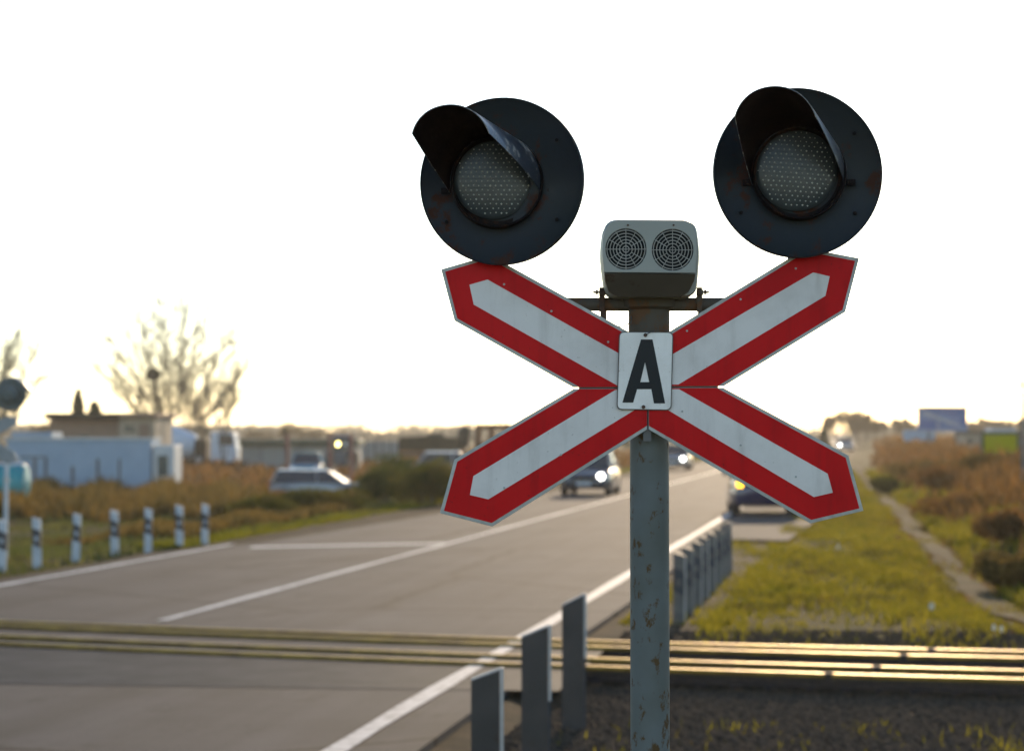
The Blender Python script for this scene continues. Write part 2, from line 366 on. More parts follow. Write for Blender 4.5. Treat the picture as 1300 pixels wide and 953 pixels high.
# gravel near the tracks and on the shoulders, soil elsewhere
fc = np.stack([a, a+1, a+nu+1, a+nu], 1); uc = U[:-1, :-1].ravel(); yc = Yg[:-1, :-1].ravel()
rr = rng.uniform(-.5, .5, len(uc))
mi = np.where((uc > -2.8) & (yc > 17.2) & (yc < 23.6+rr), 2, 0)
mi = np.where((uc > -2.8) & ((yc <= 17.2) & (yc > 5)), 1, mi)
mi = np.where((uc > -3.6) & (uc < -1.6+rr), 1, mi)
mi = np.where((uc < -11) & (uc > -13.0), 1, mi)
o = npmesh('ground', v, fc, [M['soil'], M['gravel'], M['ballast']], mi); tag(o, kind='structure')
def strip(name, rows, m, kind='structure'):
    """rows: list of (left point, right point)"""
    v = np.array([p for r in rows for p in r]); k = len(rows)
    f = np.array([(2*i, 2*i+1, 2*i+3, 2*i+2) for i in range(k-1)])
    return tag(npmesh(name, v, f, m), kind=kind)
ry = [-40, 0, 6, 10, 14, 18, 22, 26, 30, 36, 40, 43, 48, 56, 70, 100, 150, 250, 400, 700, 1100]
def left_edge(Y): return float(np.interp(Y, [-40, 40, 43, 60, 1100], [-12.75, -12.75, -12.0, -11.35, -11.35]))
def right_edge(Y): return -2.66 if 17 < Y < 23 else -3.45
mb = MB()
top = []
rows = []
for Y in [-40, 0, 8, 12, 17, 20, 23, 25, 28, 30, 36, 40, 43, 48, 56, 70, 100, 150, 250, 400, 700, 1100]:
    rr_ = -3.08+.04*math.sin(Y)
    rows.append(((RX(left_edge(Y), Y), Y, 0), (RX(rr_, Y), Y, 0)))
vs = []; fs = []
for l, r in rows: vs += [l, r, (l[0]-.05, l[1], -.35), (r[0]+.03, r[1], -.35)]
for i in range(len(rows)-1):
    b_ = 4*i; fs += [(b_, b_+1, b_+5, b_+4), (b_+1, b_+3, b_+7, b_+5), (b_, b_+4, b_+6, b_+2)]
tag(mb.add(vs, fs).build('road', M['asphalt']), kind='structure')
def wob(i): return .012*math.sin(i*1.7)+.01*math.sin(i*.61+1)
def line_strip(name, u, w_, y0, y1, z=.009):
    n = 60; rows = []
    for i in range(n+1):
        Y = y0*(y1/y0)**(i/n); rows.append(((RX(u-w_/2+wob(i), Y), Y, z), (RX(u+w_/2+wob(i+9), Y), Y, z)))
    return strip(name, rows, M['marking'])
line_strip('edge_line', -3.67, .17, 5, 420)
line_strip('edge_line', -12.35, .17, 20, 42.5)
line_strip('centre_line', -8.2, .15, 25.4, 420)
pa, pb = G(318, 694.5), G(564, 689.5)
strip('stop_line', [((pa.x, pa.y-.32, .0045), (pa.x, pa.y+.32, .0045)), ((pb.x, pb.y-.30, .0045), (pb.x, pb.y+.30, .0045))], M['marking'])
# deck of the level crossing
rows = []
strip('crossing_deck', [((RX(-12.7, 18.9)-0, 18.9+.75, .004), (RX(-2.68, 18.9), 18.55, .004)), ((RX(-12.7, 22.6), 22.9, .004), (RX(-2.68, 22.6), 22.4, .004))], M['deck'])
# concrete apron beside the road where the blue car stands
strip('concrete_apron', [((G(925, 684).x, G(925, 684).y, .003), (G(1000, 686).x, G(1000, 686).y, .003)), ((G(922, 660).x, G(922, 660).y, .003), (G(1034, 662).x, G(1034, 662).y, .003)),
      ((G(930, 640).x, G(930, 640).y, .003), (G(1030, 640).x, G(1030, 640).y, .003))], M['concrete'])
# trodden path
rows = []
for Y in np.linspace(23.8, 150, 120):
    u = float(path_u(Y)); w_ = .20+.05*math.sin(Y*.7)+.05*math.sin(Y*2.1)+.05*math.sin(Y*5.3); 
    rows.append([(RX(uu, Y), Y, float(hgt(uu, Y))+.035) for uu in (u-w_, u+w_)])
strip('footpath', rows, M['path'])
# gravel shoulders along the far side of the road
rows = []
for Y in list(np.linspace(25, 60, 30))+[80, 120, 200, 400]:
    rows.append(((RX(-13.0-.15*math.sin(Y), Y), Y, -.012), (RX(left_edge(Y)+.02, Y), Y, -.012)))
strip('gravel_shoulder', rows, M['gravel'])
# ------------------------------------------------------------------ railway tracks
def dev(px): return max(-16, 3.2*(1-((px-650)/650)**2))
RAILS = [(786.6, 825.4), (791.9, 833.8), (805, 850), (814, 861)]
def rail_pts(k, z):
    a, b = RAILS[k]; return [G(px, a+(b-a)*px/1300+dev(px)+1.2, z) for px in range(-900, 2250, 90)]
for t, (ka, kb) in enumerate(((0, 1), (2, 3))):
    th = thing('railway_track', ['far pair of shiny steel rails crossing the road and running past the grassy bank', 'near pair of shiny steel rails closest to the crossing signal pole'][t], 'railway track', (0, 20, 0), 'railway tracks over the level crossing')
    for k in (ka, kb):
        pts = rail_pts(k, .03); prof = [(-.034, -.028), (-.036, 0), (-.026, .010), (.026, .010), (.036, 0), (.034, -.028), (.010, -.04), (.010, -.10), (.06, -.118), (-.06, -.118), (-.010, -.10), (-.010, -.04)]
        n = len(prof); mb = MB(); vs = []
        for i, p in enumerate(pts):
            d = (pts[min(i+1, len(pts)-1)]-pts[max(i-1, 0)]); d.z = 0; d.normalize(); nn = Vector((-d.y, d.x, 0))
            vs += [p+nn*a_+Vector((0, 0, b_)) for a_, b_ in prof]
        fs = []; mm = []
        for i in range(len(pts)-1):
            for j in range(n):
                fs.append((i*n+j, i*n+(j+1) % n, (i+1)*n+(j+1) % n, (i+1)*n+j)); mm.append(0 if j < 5 else 1)
        mb.v = [tuple(q) for q in vs]; mb.f = fs; mb.m = mm
        mb.build('rail', [M['rail'], M['railside']], th)
        # dark joint bars on the side of the rail
        jx = {0: 1182, 1: 1147, 2: 1113, 3: 1052}[k]; a, b = RAILS[k]
        q = G(jx, a+(b-a)*jx/1300+dev(jx)+1.2, .03)
        MB().box((q.x-.04, q.y-.042, q.z-.08), (q.x+.04, q.y+.042, q.z+.012)).build('rail_joint', M['railside'], th, bevel=.004)
    # sleepers on the open track, right of the road
    Pa, Pb = rail_pts(ka, 0), rail_pts(kb, 0)
    for s_ in range(16):
        px = 735+s_*44
        a, b = RAILS[ka]; p1 = G(px, a+(b-a)*px/1300+dev(px), 0); a, b = RAILS[kb]
        p2 = min((G(q, a+(b-a)*q/1300+dev(q), 0) for q in range(px-90, px+90, 6)), key=lambda r_: abs((r_-p1).normalized().dot(Vector((.92, -.39, 0)))) if (r_-p1).length > .01 else 9)
        d = (p1-p2).normalized(); e = Vector((-d.y, d.x, 0))*.11
        c0, c1 = p2-d*.3, p1+d*.3
        vs = [c0-e, c0+e, c1+e, c1-e]
        MB().add([q+Vector((0, 0, -.25)) for q in vs]+[q+Vector((0, 0, -.095)) for q in vs], [(0,3,2,1),(4,5,6,7),(0,1,5,4),(1,2,6,5),(2,3,7,6),(3,0,4,7)]).build('sleeper', M['sleeper'], th)
# ------------------------------------------------------------------ grass and weeds (stuff)
def blades(name, u0, u1, y0, y1, n, hmin, hmax, wd, m, dens=None, lean=.35, ybias=1.6):
    """bent blades, each two triangles, scattered over a patch"""
    t = rng.uniform(0, 1, n)**ybias; Y = y0+(y1-y0)*t; u = rng.uniform(0, 1, n)
    U0 = u0(Y) if callable(u0) else np.full(n, u0); U1 = u1(Y) if callable(u1) else np.full(n, u1)
    u = U0+(U1-U0)*u
    keep = np.ones(n, bool)
    if dens is not None: keep = rng.uniform(0, 1, n) < dens(u, Y)
    u = u[keep]; Y = Y[keep]; k = len(u)
    sc_ = 1+np.maximum(0, (Y-35)/60)
    hh = rng.uniform(hmin, hmax, k)*(.7+.5*np.sin(u*1.3+Y*.4)**2); ang = rng.uniform(0, math.pi, k)
    X = u+DX*Y; z = hgt(u, Y)-.02; ww = wd*rng.uniform(.6, 1.4, k)*sc_
    lx = rng.normal(0, lean, k)*hh; ly = rng.normal(0, lean, k)*hh
    cx, sx = np.cos(ang)*ww/2, np.sin(ang)*ww/2
    v = np.empty((k, 5, 3))
    v[:, 0] = np.stack([X-cx, Y-sx, z], 1); v[:, 1] = np.stack([X+cx, Y+sx, z], 1)
    v[:, 2] = np.stack([X-cx*.8+lx*.4, Y-sx*.8+ly*.4, z+hh*.6], 1); v[:, 3] = np.stack([X+cx*.8+lx*.4, Y+sx*.8+ly*.4, z+hh*.6], 1)
    v[:, 4] = np.stack([X+lx, Y+ly, z+hh], 1)
    b = np.arange(k)[:, None]*5
    f = np.concatenate([b+np.array([[0, 1, 3]]), b+np.array([[0, 3, 2]]), b+np.array([[2, 3, 4]])], 0)
    return tag(npmesh(name, v.reshape(-1, 3), f, m), kind='stuff')
def patch(u, Y): return .35+.65*(bumps(u*1.5+3, Y*1.1+7) > -.6)
tag(blades('grass', -2.95, -1.6, 25.5, 60, 16000, .03, .11, .025, M['leaf_green'], lambda u, Y: (.15+.6*(bumps(u*3, Y*2) > -.2))*(.45+.4*(u+2.95))), 'thin grass in the gravel round the row of posts')
tag(blades('grass', -1.9, lambda Y: path_u(Y)-.35, 24.6, 130, 64000, .04, .15, .03, M['leaf_green'], lambda u, Y: patch(u, Y)*sm(24.4, 28.5, Y+.7*bumps(u*2.2, Y*1.2))), 'short yellow green grass between the road and the footpath')
tag(blades('dry_grass', lambda Y: path_u(Y)-.6, lambda Y: path_u(Y)+.6, 24.3, 130, 16000, .03, .09, .03, M['weed'], lambda u, Y: .15+.85*(bumps(u*5, Y*1.5) > .2)), 'trampled straw over the footpath')
tag(blades('grass', lambda Y: path_u(Y)-.45, lambda Y: path_u(Y)+.45, 24.3, 130, 12000, .03, .10, .03, M['leaf_green'], lambda u, Y: .35+.65*(bumps(u*4, Y*2) > .3)), 'thin grass growing over the edges of the footpath')
tag(blades('grass', lambda Y: path_u(Y)+.35, lambda Y: path_u(Y)+2.2, 24.3, 130, 26000, .08, .30, .035, M['leaf_green'], patch), 'taller grass along the far side of the footpath')
tag(blades('grass', -40, -13.3, 30, 75, 70000, .05, .17, .045, M['leaf_left'], patch, ybias=1), 'dull green turf behind the black and white posts')
tag(blades('grass', -14.1, -12.9, 42, 260, 16000, .06, .16, .05, M['leaf_edge'], ybias=1.5), 'bright yellow green verge beside the far lane')
tag(blades('grass', -1.9, 14, 22.9, 25.9, 9000, .04, .15, .022, M['leaf_green'], lambda u, Y: .15+.6*(bumps(u*3, Y*2) > .4), ybias=1), 'sparse tufts in the gravel beyond the rails')
tag(blades('grass', -2.6, 6, 12, 17.6, 9000, .03, .13, .012, M['leaf_green'], lambda u, Y: .1+.7*(bumps(u*3, Y*2) > .6), ybias=1), 'sparse tufts in the gravel before the rails')
tag(blades('weeds', lambda Y: path_u(Y)+1.3+.5*np.sin(Y*.8), 30, 24.5, 190, 75000, .25, .85, .05, M['weed'], lambda u, Y: .25+.75*(bumps(u*.8, Y*.7+4) > -.2), lean=.28, ybias=1.7), 'dry brown weeds covering the bank on the right')
tag(blades('weeds', -60, -19.5, 66, 90, 52000, .3, .85, .055, M['weed_orange'], lambda u, Y: (.3+.7*(bumps(u*.6, Y*.7+4) > -.3))*(650+F*(u+DX*Y)/Y < 325+20*np.sin(Y)), lean=.3, ybias=1), 'rusty brown weeds in front of the site cabin')
tag(blades('weeds', -26, -16, 56, 88, 16000, .10, .38, .05, M['weed'], lambda u, Y: 1.0*(650+F*(u+DX*Y)/Y > 300), lean=.3, ybias=1), 'low brown weeds in front of the silver estate car')
tag(blades('weeds', -17.5, -14.3, 46, 62, 6000, .10, .35, .05, M['weed_orange'], lambda u, Y: .1+.9*(bumps(u*.8, Y*.5+4) > .3), lean=.3, ybias=1), 'orange dry grass behind the last marker posts')
tag(blades('weeds', -13.4, -3, 210, 400, 10, .3, .5, .1, M['weed']), 'dry stalks far down the road') if False else None
tag(blades('dry_grass', -120, -15, 92, 260, 30000, .2, .7, .12, M['weed'], ybias=1), 'dry grass of the yard far to the left')
tag(blades('dry_grass', 1, 90, 130, 330, 26000, .3, .9, .14, M['weed'], ybias=1), 'dry grass far behind the right bank')
# ------------------------------------------------------------------ leafy masses
def cloud(n, cs, size, squash=1.0):
    """leaf quads through ellipsoids cs = [(x,y,z,rx,ry,rz)]"""
    cs = np.array(cs, float); wgt = cs[:, 3]*cs[:, 4]*cs[:, 5]; wgt = wgt**.7; idx = rng.choice(len(cs), n, p=wgt/wgt.sum())
    d = rng.normal(size=(n, 3)); d /= np.linalg.norm(d, axis=1)[:, None]; r = rng.uniform(.35, 1.08, n)**.7
    p = cs[idx, :3]+d*r[:, None]*cs[idx, 3:]
    a = rng.normal(size=(n, 3)); a /= np.linalg.norm(a, axis=1)[:, None]; b = np.cross(a, rng.normal(size=(n, 3))); b /= np.linalg.norm(b, axis=1)[:, None]
    s_ = size*rng.uniform(.5, 1.4, n)[:, None]
    v = np.stack([p-a*s_, p+b*s_*.6, p+a*s_, p-b*s_*.6], 1).reshape(-1, 3)
    f = np.arange(4*n).reshape(-1, 4); return v, f
def stems(mb, base, tips, r0, mi=0, n=5):
    for t in tips:
        mid = Vector(base).lerp(Vector(t), .5)+Vector((random.uniform(-.1, .1), random.uniform(-.1, .1), .05)); mb.tube(base, mid, r0, r0*.6, n, mi, False); mb.tube(mid, t, r0*.6, r0*.2, n, mi, False)
def bush(label, x, y, z, w_, d, h, m, n=1800, size=.05, group=None, k=6, name='bush', cat='bush'):
    th = thing(name, label, cat, (x, y, z), group)
    cs = []
    for i in range(k):
        cs.append((random.uniform(-.32, .32)*w_, random.uniform(-.3, .3)*d, h*random.uniform(.35, .62), w_*random.uniform(.16, .28), d*random.uniform(.2, .32), h*random.uniform(.25, .42)))
    v, f = cloud(n, cs, size); v[:, 2] = np.maximum(v[:, 2], .02)
    local(npmesh('foliage', v, f, m, parent=th))
    mb = MB(); stems(mb, (0, 0, -.1), [(c[0], c[1], c[2]) for c in cs], .025); local(mb.build('stem', M['bark'], th)); return th
def grow(mb, tw, p, d, r, ln, lvl, spread=.5):
    """recursive bare branches"""
    q = p+d*ln
    (mb if lvl > 1 else tw).tube(p, q, r, r*.68, 5 if lvl > 2 else 3, 0, False)
    if lvl == 0: return [q]
    out = []
    for i in range(random.choice((2, 3, 3)) if lvl > 1 else 4):
        ax = Vector((random.gauss(0, 1), random.gauss(0, 1), random.gauss(0, .6))).normalized()
        nd = (d+ax*spread*random.uniform(.5, 1.2)+Vector((0, 0, .12))).normalized()
        out += grow(mb, tw, q if i < 2 else p.lerp(q, random.uniform(.5, .95)), nd, r*.62, ln*random.uniform(.62, .88), lvl-1, spread)
    return out
def bare_tree(label, x, y, z, stems_, lvl=5, leaf=0, name='bare_tree', group=None, spread=.5, leafsize=.07, leafmat_=None):
    """stems_: (dx, lean, height of first segment, radius)"""
    th = thing(name, label, 'tree', (x, y, z), group); mb = MB(); tw = MB(); tips = []
    for dx, lean, ln, r in stems_:
        b0 = Vector((dx, random.uniform(-.3, .3), -.2)); d = Vector((lean, random.uniform(-.1, .1), 1)).normalized()
        tips += grow(mb, tw, b0, d, r, ln, lvl, spread)
    local(mb.build('trunk', M['bark'], th)); local(tw.build('twigs', M['twig'], th))
    if leaf:
        T = np.array([tuple(t) for t in tips]); idx = rng.integers(0, len(T), leaf)
        cs = T[idx]+rng.normal(0, .22, (leaf, 3)); a = rng.normal(size=(leaf, 3)); b = rng.normal(size=(leaf, 3))
        a *= leafsize/np.linalg.norm(a, axis=1)[:, None]; b *= leafsize*.6/np.linalg.norm(b, axis=1)[:, None]
        v = np.stack([cs-a, cs+b, cs+a, cs-b], 1).reshape(-1, 3)
        local(npmesh('crown', v, np.arange(4*leaf).reshape(-1, 4), leafmat_ or M['paleleaf'], parent=th))
    return th
def fan_tree(label, x, y, z, hgt_, spread_, nl, leaf=0, name='bare_tree', thick=.13):
    th = thing(name, label, 'tree', (x, y, z)); mb = MB(); tw = MB(); tips = []
    mb.tube((0, 0, -.2), (0, 0, hgt_*.12), thick*1.9, thick*1.5, 9)
    for i in range(nl):
        a = -1+2*(i+.5)/nl+random.uniform(-.12, .12); L_ = hgt_*(1-.30*abs(a)**1.5)*random.uniform(.86, 1.05)
        p = Vector((a*.25, random.uniform(-.3, .3), random.uniform(.0, hgt_*.10))); d = Vector((a*spread_*.8, random.uniform(-.35, .35)*spread_, 1)).normalized(); r = thick*random.uniform(.75, 1.1); n = 10; pts = [p]
        for k in range(n):
            d = (d+Vector((a*.03+random.gauss(0, .05), random.gauss(0, .05), .03))).normalized(); q = pts[-1]+d*L_/n; r2 = r*(1-.085)
            mb.tube(pts[-1], q, r*(1-k/n)**.8+.012, r*(1-(k+1)/n)**.8+.010, 6, 0, False); pts.append(q)
            if k >= 2:
                for m_ in range(4):
                    sd_ = (d+Vector((random.gauss(0, .6), random.gauss(0, .6), random.uniform(-.1, .4)))).normalized(); sl = L_*.16*random.uniform(.6, 1.4)*(1.15-k/n*.6); o_ = pts[-2].lerp(q, random.random()); e_ = o_+sd_*sl
                    tw.tube(o_, e_, .034, .018, 4, 0, False)
                    for w_ in range(9):
                        td = (sd_+Vector((random.gauss(0, .5), random.gauss(0, .5), random.gauss(.1, .4)))).normalized(); o2 = o_.lerp(e_, random.uniform(.25, 1)); e2 = o2+td*sl*random.uniform(.35, .8); tw.tube(o2, e2, .018, .009, 3, 0, False); tips.append(e2)
    local(mb.build('trunk', M['bark'], th)); local(tw.build('twigs', M['twig'], th))
    if leaf:
        T = np.array([tuple(t) for t in tips]); idx = rng.integers(0, len(T), leaf); c_ = T[idx]+rng.normal(0, .15, (leaf, 3))
        a = rng.normal(size=(leaf, 3)); b = rng.normal(size=(leaf, 3)); a *= .05/np.linalg.norm(a, axis=1)[:, None]; b *= .035/np.linalg.norm(b, axis=1)[:, None]
        local(npmesh('crown', np.stack([c_-a, c_+b, c_+a, c_-b], 1).reshape(-1, 3), np.arange(4*leaf).reshape(-1, 4), M['paleleaf'], parent=th))
    return th
YZ = -.5                                    # level of the yard on the left
# olive bushes beside the far lane
bl = ['broad olive bush beside the road next to the lower left sign arm', 'rounded yellow olive bush in the middle of the roadside row', 'low olive bush left of the round roadside bushes', 'dark olive bush behind the roadside row, below the flatbed truck', 'small green bush in front of the parked silver estate car']
for i, (px, Y, wpx, hh) in enumerate(((545, 66, 110, 1.45), (492, 68, 90, 1.25), (410, 62, 120, .75), (520, 76, 110, 1.65), (345, 60, 110, .65))):
    p = W(px, 547, Y); bush(bl[i], p.x, Y, float(hgt(p.x-DX*Y, Y)), wpx/F*Y, 2.4, hh, M['bush'] if i % 2 == 0 else M['bushg'], 5000, .055, 'bushes along the far side of the road', 9)
# shrubs on the right bank
bl = ['rusty brown shrub at the right edge of the photo', 'dark brown shrub low on the bank above the end of the footpath', 'orange brown shrub on the crest of the bank below the billboard', 'brown shrub halfway up the bank right of the footpath', 'olive shrub at the far start of the footpath', 'orange shrub on the bank crest below the lime banner', 'wide brown shrub on the bank between path and banner']
for i, (px, Y, wpx, hh, m) in enumerate(((1290, 42, 130, .9, 'weed'), (1300, 33, 110, .55, 'weed_orange'), (1170, 88, 90, 1.0, 'weed_orange'), (1215, 56, 110, .85, 'weed'), (1128, 84, 50, .8, 'bush'), (1262, 74, 110, .85, 'weed_orange'), (1215, 70, 110, .9, 'weed'))):
    p = W(px, 547, Y); bush(bl[i], p.x, Y, float(hgt(p.x-DX*Y, Y))-.05, wpx/F*Y, 2.0, hh, M[m], 3500, .05, 'shrubs on the right bank', 8)
# ------------------------------------------------------------------ marker posts
def post_proto(face=None):
    face = face or M['postwhite']; th = thing('marker_post', 'x', 'marker post', (0, 0, 0))
    w_, d, h, sl = .13, .09, .84, .06
    def seg(z0, z1, s0, s1, grow_=0):
        a, b, c_, e = -w_/2-grow_, w_/2+grow_, -d/2-grow_, d/2+grow_
        return MB().add([(a, c_, z0+s0), (b, c_, z0), (b, e, z0), (a, e, z0+s0), (a, c_, z1+s1), (b, c_, z1), (b, e, z1), (a, e, z1+s1)], [(0,3,2,1),(4,5,6,7),(0,1,5,4),(1,2,6,5),(2,3,7,6),(3,0,4,7)])
    local(seg(-.25, .33, 0, .06).build('shaft', face, th)); local(seg(.33, .61, .06, .06, .002).build('band', M['postblack'], th)); local(seg(.61, .80, .06, .04).build('post_top', face, th))
    local(MB().box((-.025, -d/2-.008, .45), (.025, -d/2-.001, .53)).build('reflector', face, th))
    if face is not M['postwhite']: local(MB().box((w_/2+.001, -d/2, -.1), (w_/2+.008, d/2, .78)).build('sunlit_edge_strip', M['postedge'], th))  # pale strip imitates the sunlit right side of the post
    return th
LP = [(2, 722), (47, 718), (96, 710), (146, 703), (188, 699), (228, 693), (260, 691)]
ordn = ['leftmost black and white marker post at the photo edge beyond the road', 'second from left of the black and white posts beyond the road', 'third from left of the black and white posts beyond the road', 'middle one of the seven black and white posts beyond the road', 'third from right of the black and white posts beyond the road', 'second from right of the black and white posts beyond the road', 'rightmost of the black and white marker posts beyond the road']
pp = post_proto(); first = True
for (px, py), lab in zip(LP, ordn):
    g = G(px, py, -.02); o = pp if first else copy_tree(pp); first = False
    o.location = (g.x, g.y, -.06); o.rotation_euler = (R(random.uniform(-2, 2)), R(random.uniform(-1.5, 1.5)), R(random.uniform(-8, 4))); tag(o, lab, 'marker post', 'black and white posts on the far side of the road')
rl = ['nearest black and white post right behind the signal pole', 'second black and white post behind the signal pole counting away', 'third black and white post behind the signal pole counting away', 'fourth black and white post behind the signal pole counting away', 'fourth from the far end in the row of posts behind the pole', 'third from the far end in the row of posts behind the pole', 'second from the far end in the row of posts behind the pole', 'farthest post of the row behind the pole, nearest the blue car']
pg = post_proto(M['postshaded'])
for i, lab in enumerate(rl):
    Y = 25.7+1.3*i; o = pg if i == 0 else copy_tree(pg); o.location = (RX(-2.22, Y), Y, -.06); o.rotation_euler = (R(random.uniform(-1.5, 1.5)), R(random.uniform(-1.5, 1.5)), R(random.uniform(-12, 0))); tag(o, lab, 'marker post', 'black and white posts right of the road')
dl = ['tallest dark slant topped post, just left of the signal pole', 'dark slant topped post in the middle of the three near posts', 'dark slant topped post cut by the bottom of the photo, leftmost of three']
for (l, r, yt, yr, Y), lab in zip(((713.5, 743, 769, 755, 17.3), (662, 698, 809, 795, 14.8), (598, 637, 864, 850, 12.3)), dl):
    a, b = W(l, yt, Y), W(r, yr, Y); th = thing('marker_post', lab, 'marker post', (0.5*(a.x+b.x), Y, -.06), 'dark posts beside the near side of the road')
    MB().prism([(a.x, -.5), (b.x-.012, -.5), (b.x-.012, b.z-.003), (a.x, a.z)], Y, Y+.05).build('board', M['postdark'], th, bevel=.003)
    MB().prism([(a.x, a.z+.002), (b.x-.012, b.z-.001), (b.x-.012, b.z+.010), (a.x, a.z+.010)], Y-.001, Y+.051).build('top_edge', M['postedge'], th)
    MB().prism([(b.x-.010, b.z-.5), (b.x+.010, b.z-.5), (b.x+.010, b.z+.012), (b.x-.010, b.z+.010)], Y-.002, Y+.06).build('sunlit_side_edge', M['postedge'], th, bevel=.002)  # sunlit side face painted as a pale strip
    MB().prism([(b.x-.010, -.5), (b.x+.004, -.5), (b.x+.004, b.z-.502), (b.x-.010, b.z-.502)], Y+.002, Y+.055).build('side_foot', M['postblack'], th)
# ------------------------------------------------------------------ the crossing signal
sg = thing('railway_crossing_signal', 'crossing signal with two black round lamps, red and white cross boards and rusty grey pole', 'crossing signal', (S(826, 400).x, 5.57, 0))
PX = S(826.5, 400).x; PY = 5.58; pr = .0500
mb = MB(); n = 40; pts = []
for k in range(24): pts.append((pr*(1+.003*math.sin(k*2.1)), -.3+k*(S(0, 388).z+.3)/23))
mb.lathe(pts, n, Matrix.Translation((PX, PY, 0))); mb.build('pole', M['pole'], sg, smooth=True)
zb = S(0, 384).z
mb = MB(); mb.lathe([(pr+.0015, zb-.092), (pr+.0025, zb-.09), (pr+.0025, zb-.015), (pr+.018, zb-.008), (pr+.018, zb+.012), (pr+.006, zb+.014), (0, zb+.014)], 40, Matrix.Translation((PX, PY, 0)))
mb.build('pole_collar', M['polecap'], sg, auto=40)
# crossbar and clamps
a, b = S(637, 384), S(1015, 384)
MB().tube((a.x, PY, zb), (b.x, PY, zb), .0172, n=20).build('crossbar', M['polecap'], sg, auto=40)
for i, px in enumerate((766, 891)):
    c_ = S(px, 384).x; mb = MB()
    mb.box((c_-.008, PY-.026, zb-.02), (c_+.006, PY-.020, zb+.042)); mb.tube((c_-.002, PY-.02, zb+.018), (c_-.002, PY+.03, zb+.018), .004, n=8)
    mb.path([(c_, PY-.022, zb+.04), (c_, PY-.02, zb-.02), (c_, PY-.005, zb-.034), (c_, PY+.015, zb-.032)], .005, 8)
    s_ = -1 if i == 0 else 1
    mb.box((c_-.008, PY-.034, zb+.022), (c_+.008, PY-.008, zb+.036)); mb.tube((c_+s_*.004, PY-.02, zb+.030), (c_+s_*.024, PY-.02, zb+.030), .0028, n=8); mb.tube((c_+s_*.011, PY-.02, zb+.030), (c_+s_*.017, PY-.02, zb+.030), .0065, n=6)
    mb.box((c_-.004, PY-.03, zb-.045), (c_+.010, PY-.01, zb-.018))
    mb.build('clamp', M['bolt'] if i == 0 else M['polecap'], sg, bevel=.0012)
for s_ in (-1, 1): MB().prism([(PX+s_*(pr-.004), zb-.016), (PX+s_*(pr+.030), zb-.008), (PX+s_*(pr+.032), zb+.008), (PX+s_*(pr-.004), zb+.010)], PY-.02, PY+.02).build('gusset', M['polecap'], sg, bevel=.002)
# boards
def inset(poly, ds):
    n = len(poly); P = [Vector(p) for p in poly]; c_ = sum(P, Vector((0, 0)))/n; L_ = []
    for i in range(n):
        a, b = P[i], P[(i+1) % n]; d = (b-a).normalized(); nn = Vector((-d.y, d.x))
        if (c_-a).dot(nn) < 0: nn = -nn
        L_.append((a+nn*ds[i], d))
    out = []
    for i in range(n):
        p1, d1 = L_[i-1]; p2, d2 = L_[i]; den = d1.x*d2.y-d1.y*d2.x
        if abs(den) < 1e-6: out.append(p2.copy()); continue
        t = ((p2.x-p1.x)*d2.y-(p2.y-p1.y)*d2.x)/den; out.append(p1+d1*t)
    return [tuple(p) for p in out]
def XZ(poly): return [(S(x, y).x, S(x, y).z) for x, y in poly]
ARMS = [
 ([(560, 342), (622, 324), (819.5, 433), (819.5, 491), (728, 491.6), (577, 407)], [1, 1, 0, 0, 1, 1], [(596, 361.5), (619, 355), (819.5, 467.5), (819.5, 490), (785, 490), (601.4, 386.7)]),
 ([(823.5, 437), (1023, 315), (1090.5, 328), (1073, 396), (919, 490), (823.5, 490.5)], [1, 1, 1, 1, 0, 0], [(823.5, 467.2), (1032, 346), (1053, 351), (1047.6, 375.7), (861, 488), (823.5, 488)]),
 ([(577, 583), (728, 493.6), (821.6, 493), (821.6, 545), (625, 668), (558.4, 651)], [1, 0, 0, 1, 1, 1], [(601, 604), (781, 495), (821.6, 495), (821.6, 510.6), (620, 633.5), (596.5, 628)]),
 ([(823.4, 492.5), (918, 492), (1077, 578), (1096, 648), (1029, 664), (823.4, 545)], [0, 1, 1, 1, 1, 0], [(823.4, 494), (862, 494), (1050.4, 601), (1057, 625), (1033, 630.6), (823.4, 505.8)])]
for k, (outer, flags, white) in enumerate(ARMS):
    dy = -.002*(k % 2)
    b_ = MB().prism(XZ(outer), D+dy, D+dy+.004)
    arm = b_.build('cross_board', M['alu'], sg, bevel=.0008)
    red = inset(outer, [4.2 if f else .3 for f in flags])
    MB().prism(XZ(red), D+dy-.0012, D+dy+.0005).build('red_border', M['red'], arm)
    MB().prism(XZ(white), D+dy-.0024, D+dy-.0013).build('white_stripe', M['white_film'], arm)
    # folded stiffening flange behind the board
    inn = inset(outer, [3 if f else 1 for f in flags]); MB().prism(XZ(inn), D+dy+.0045, D+dy+.006).build('board_back', M['board_back'], arm)
for (x0, y0, x1, y1) in ((735, 488, 912, 495), (817, 425, 827, 560)):
    MB().prism(XZ([(x0, y0), (x1, y0), (x1, y1), (x0, y1)]), D+.0075, D+.016).build('mounting_strip', M['steelgrey'], sg)
MB().prism(XZ([(795, 552), (822.5, 534), (858, 554), (855, 560), (822.5, 541), (798, 558)]), D+.0085, D+.020).build('mounting_strip', M['steelgrey'], sg)
for k, arm in enumerate([o for o in sg.children if o.name.startswith('cross_board')]):
    for px, py in (((640, 361), (700, 395), (772, 434)), ((1010, 341), (940, 380), (872, 420)), ((640, 619), (712, 577), (790, 520)), ((1010, 605), (940, 565), (866, 522)))[k]:
        q = S(px, py); MB().tube((q.x, D-.0062, q.z), (q.x, D+.004, q.z), .0026, .0034, 10).build('rivet', M['alu'], arm)
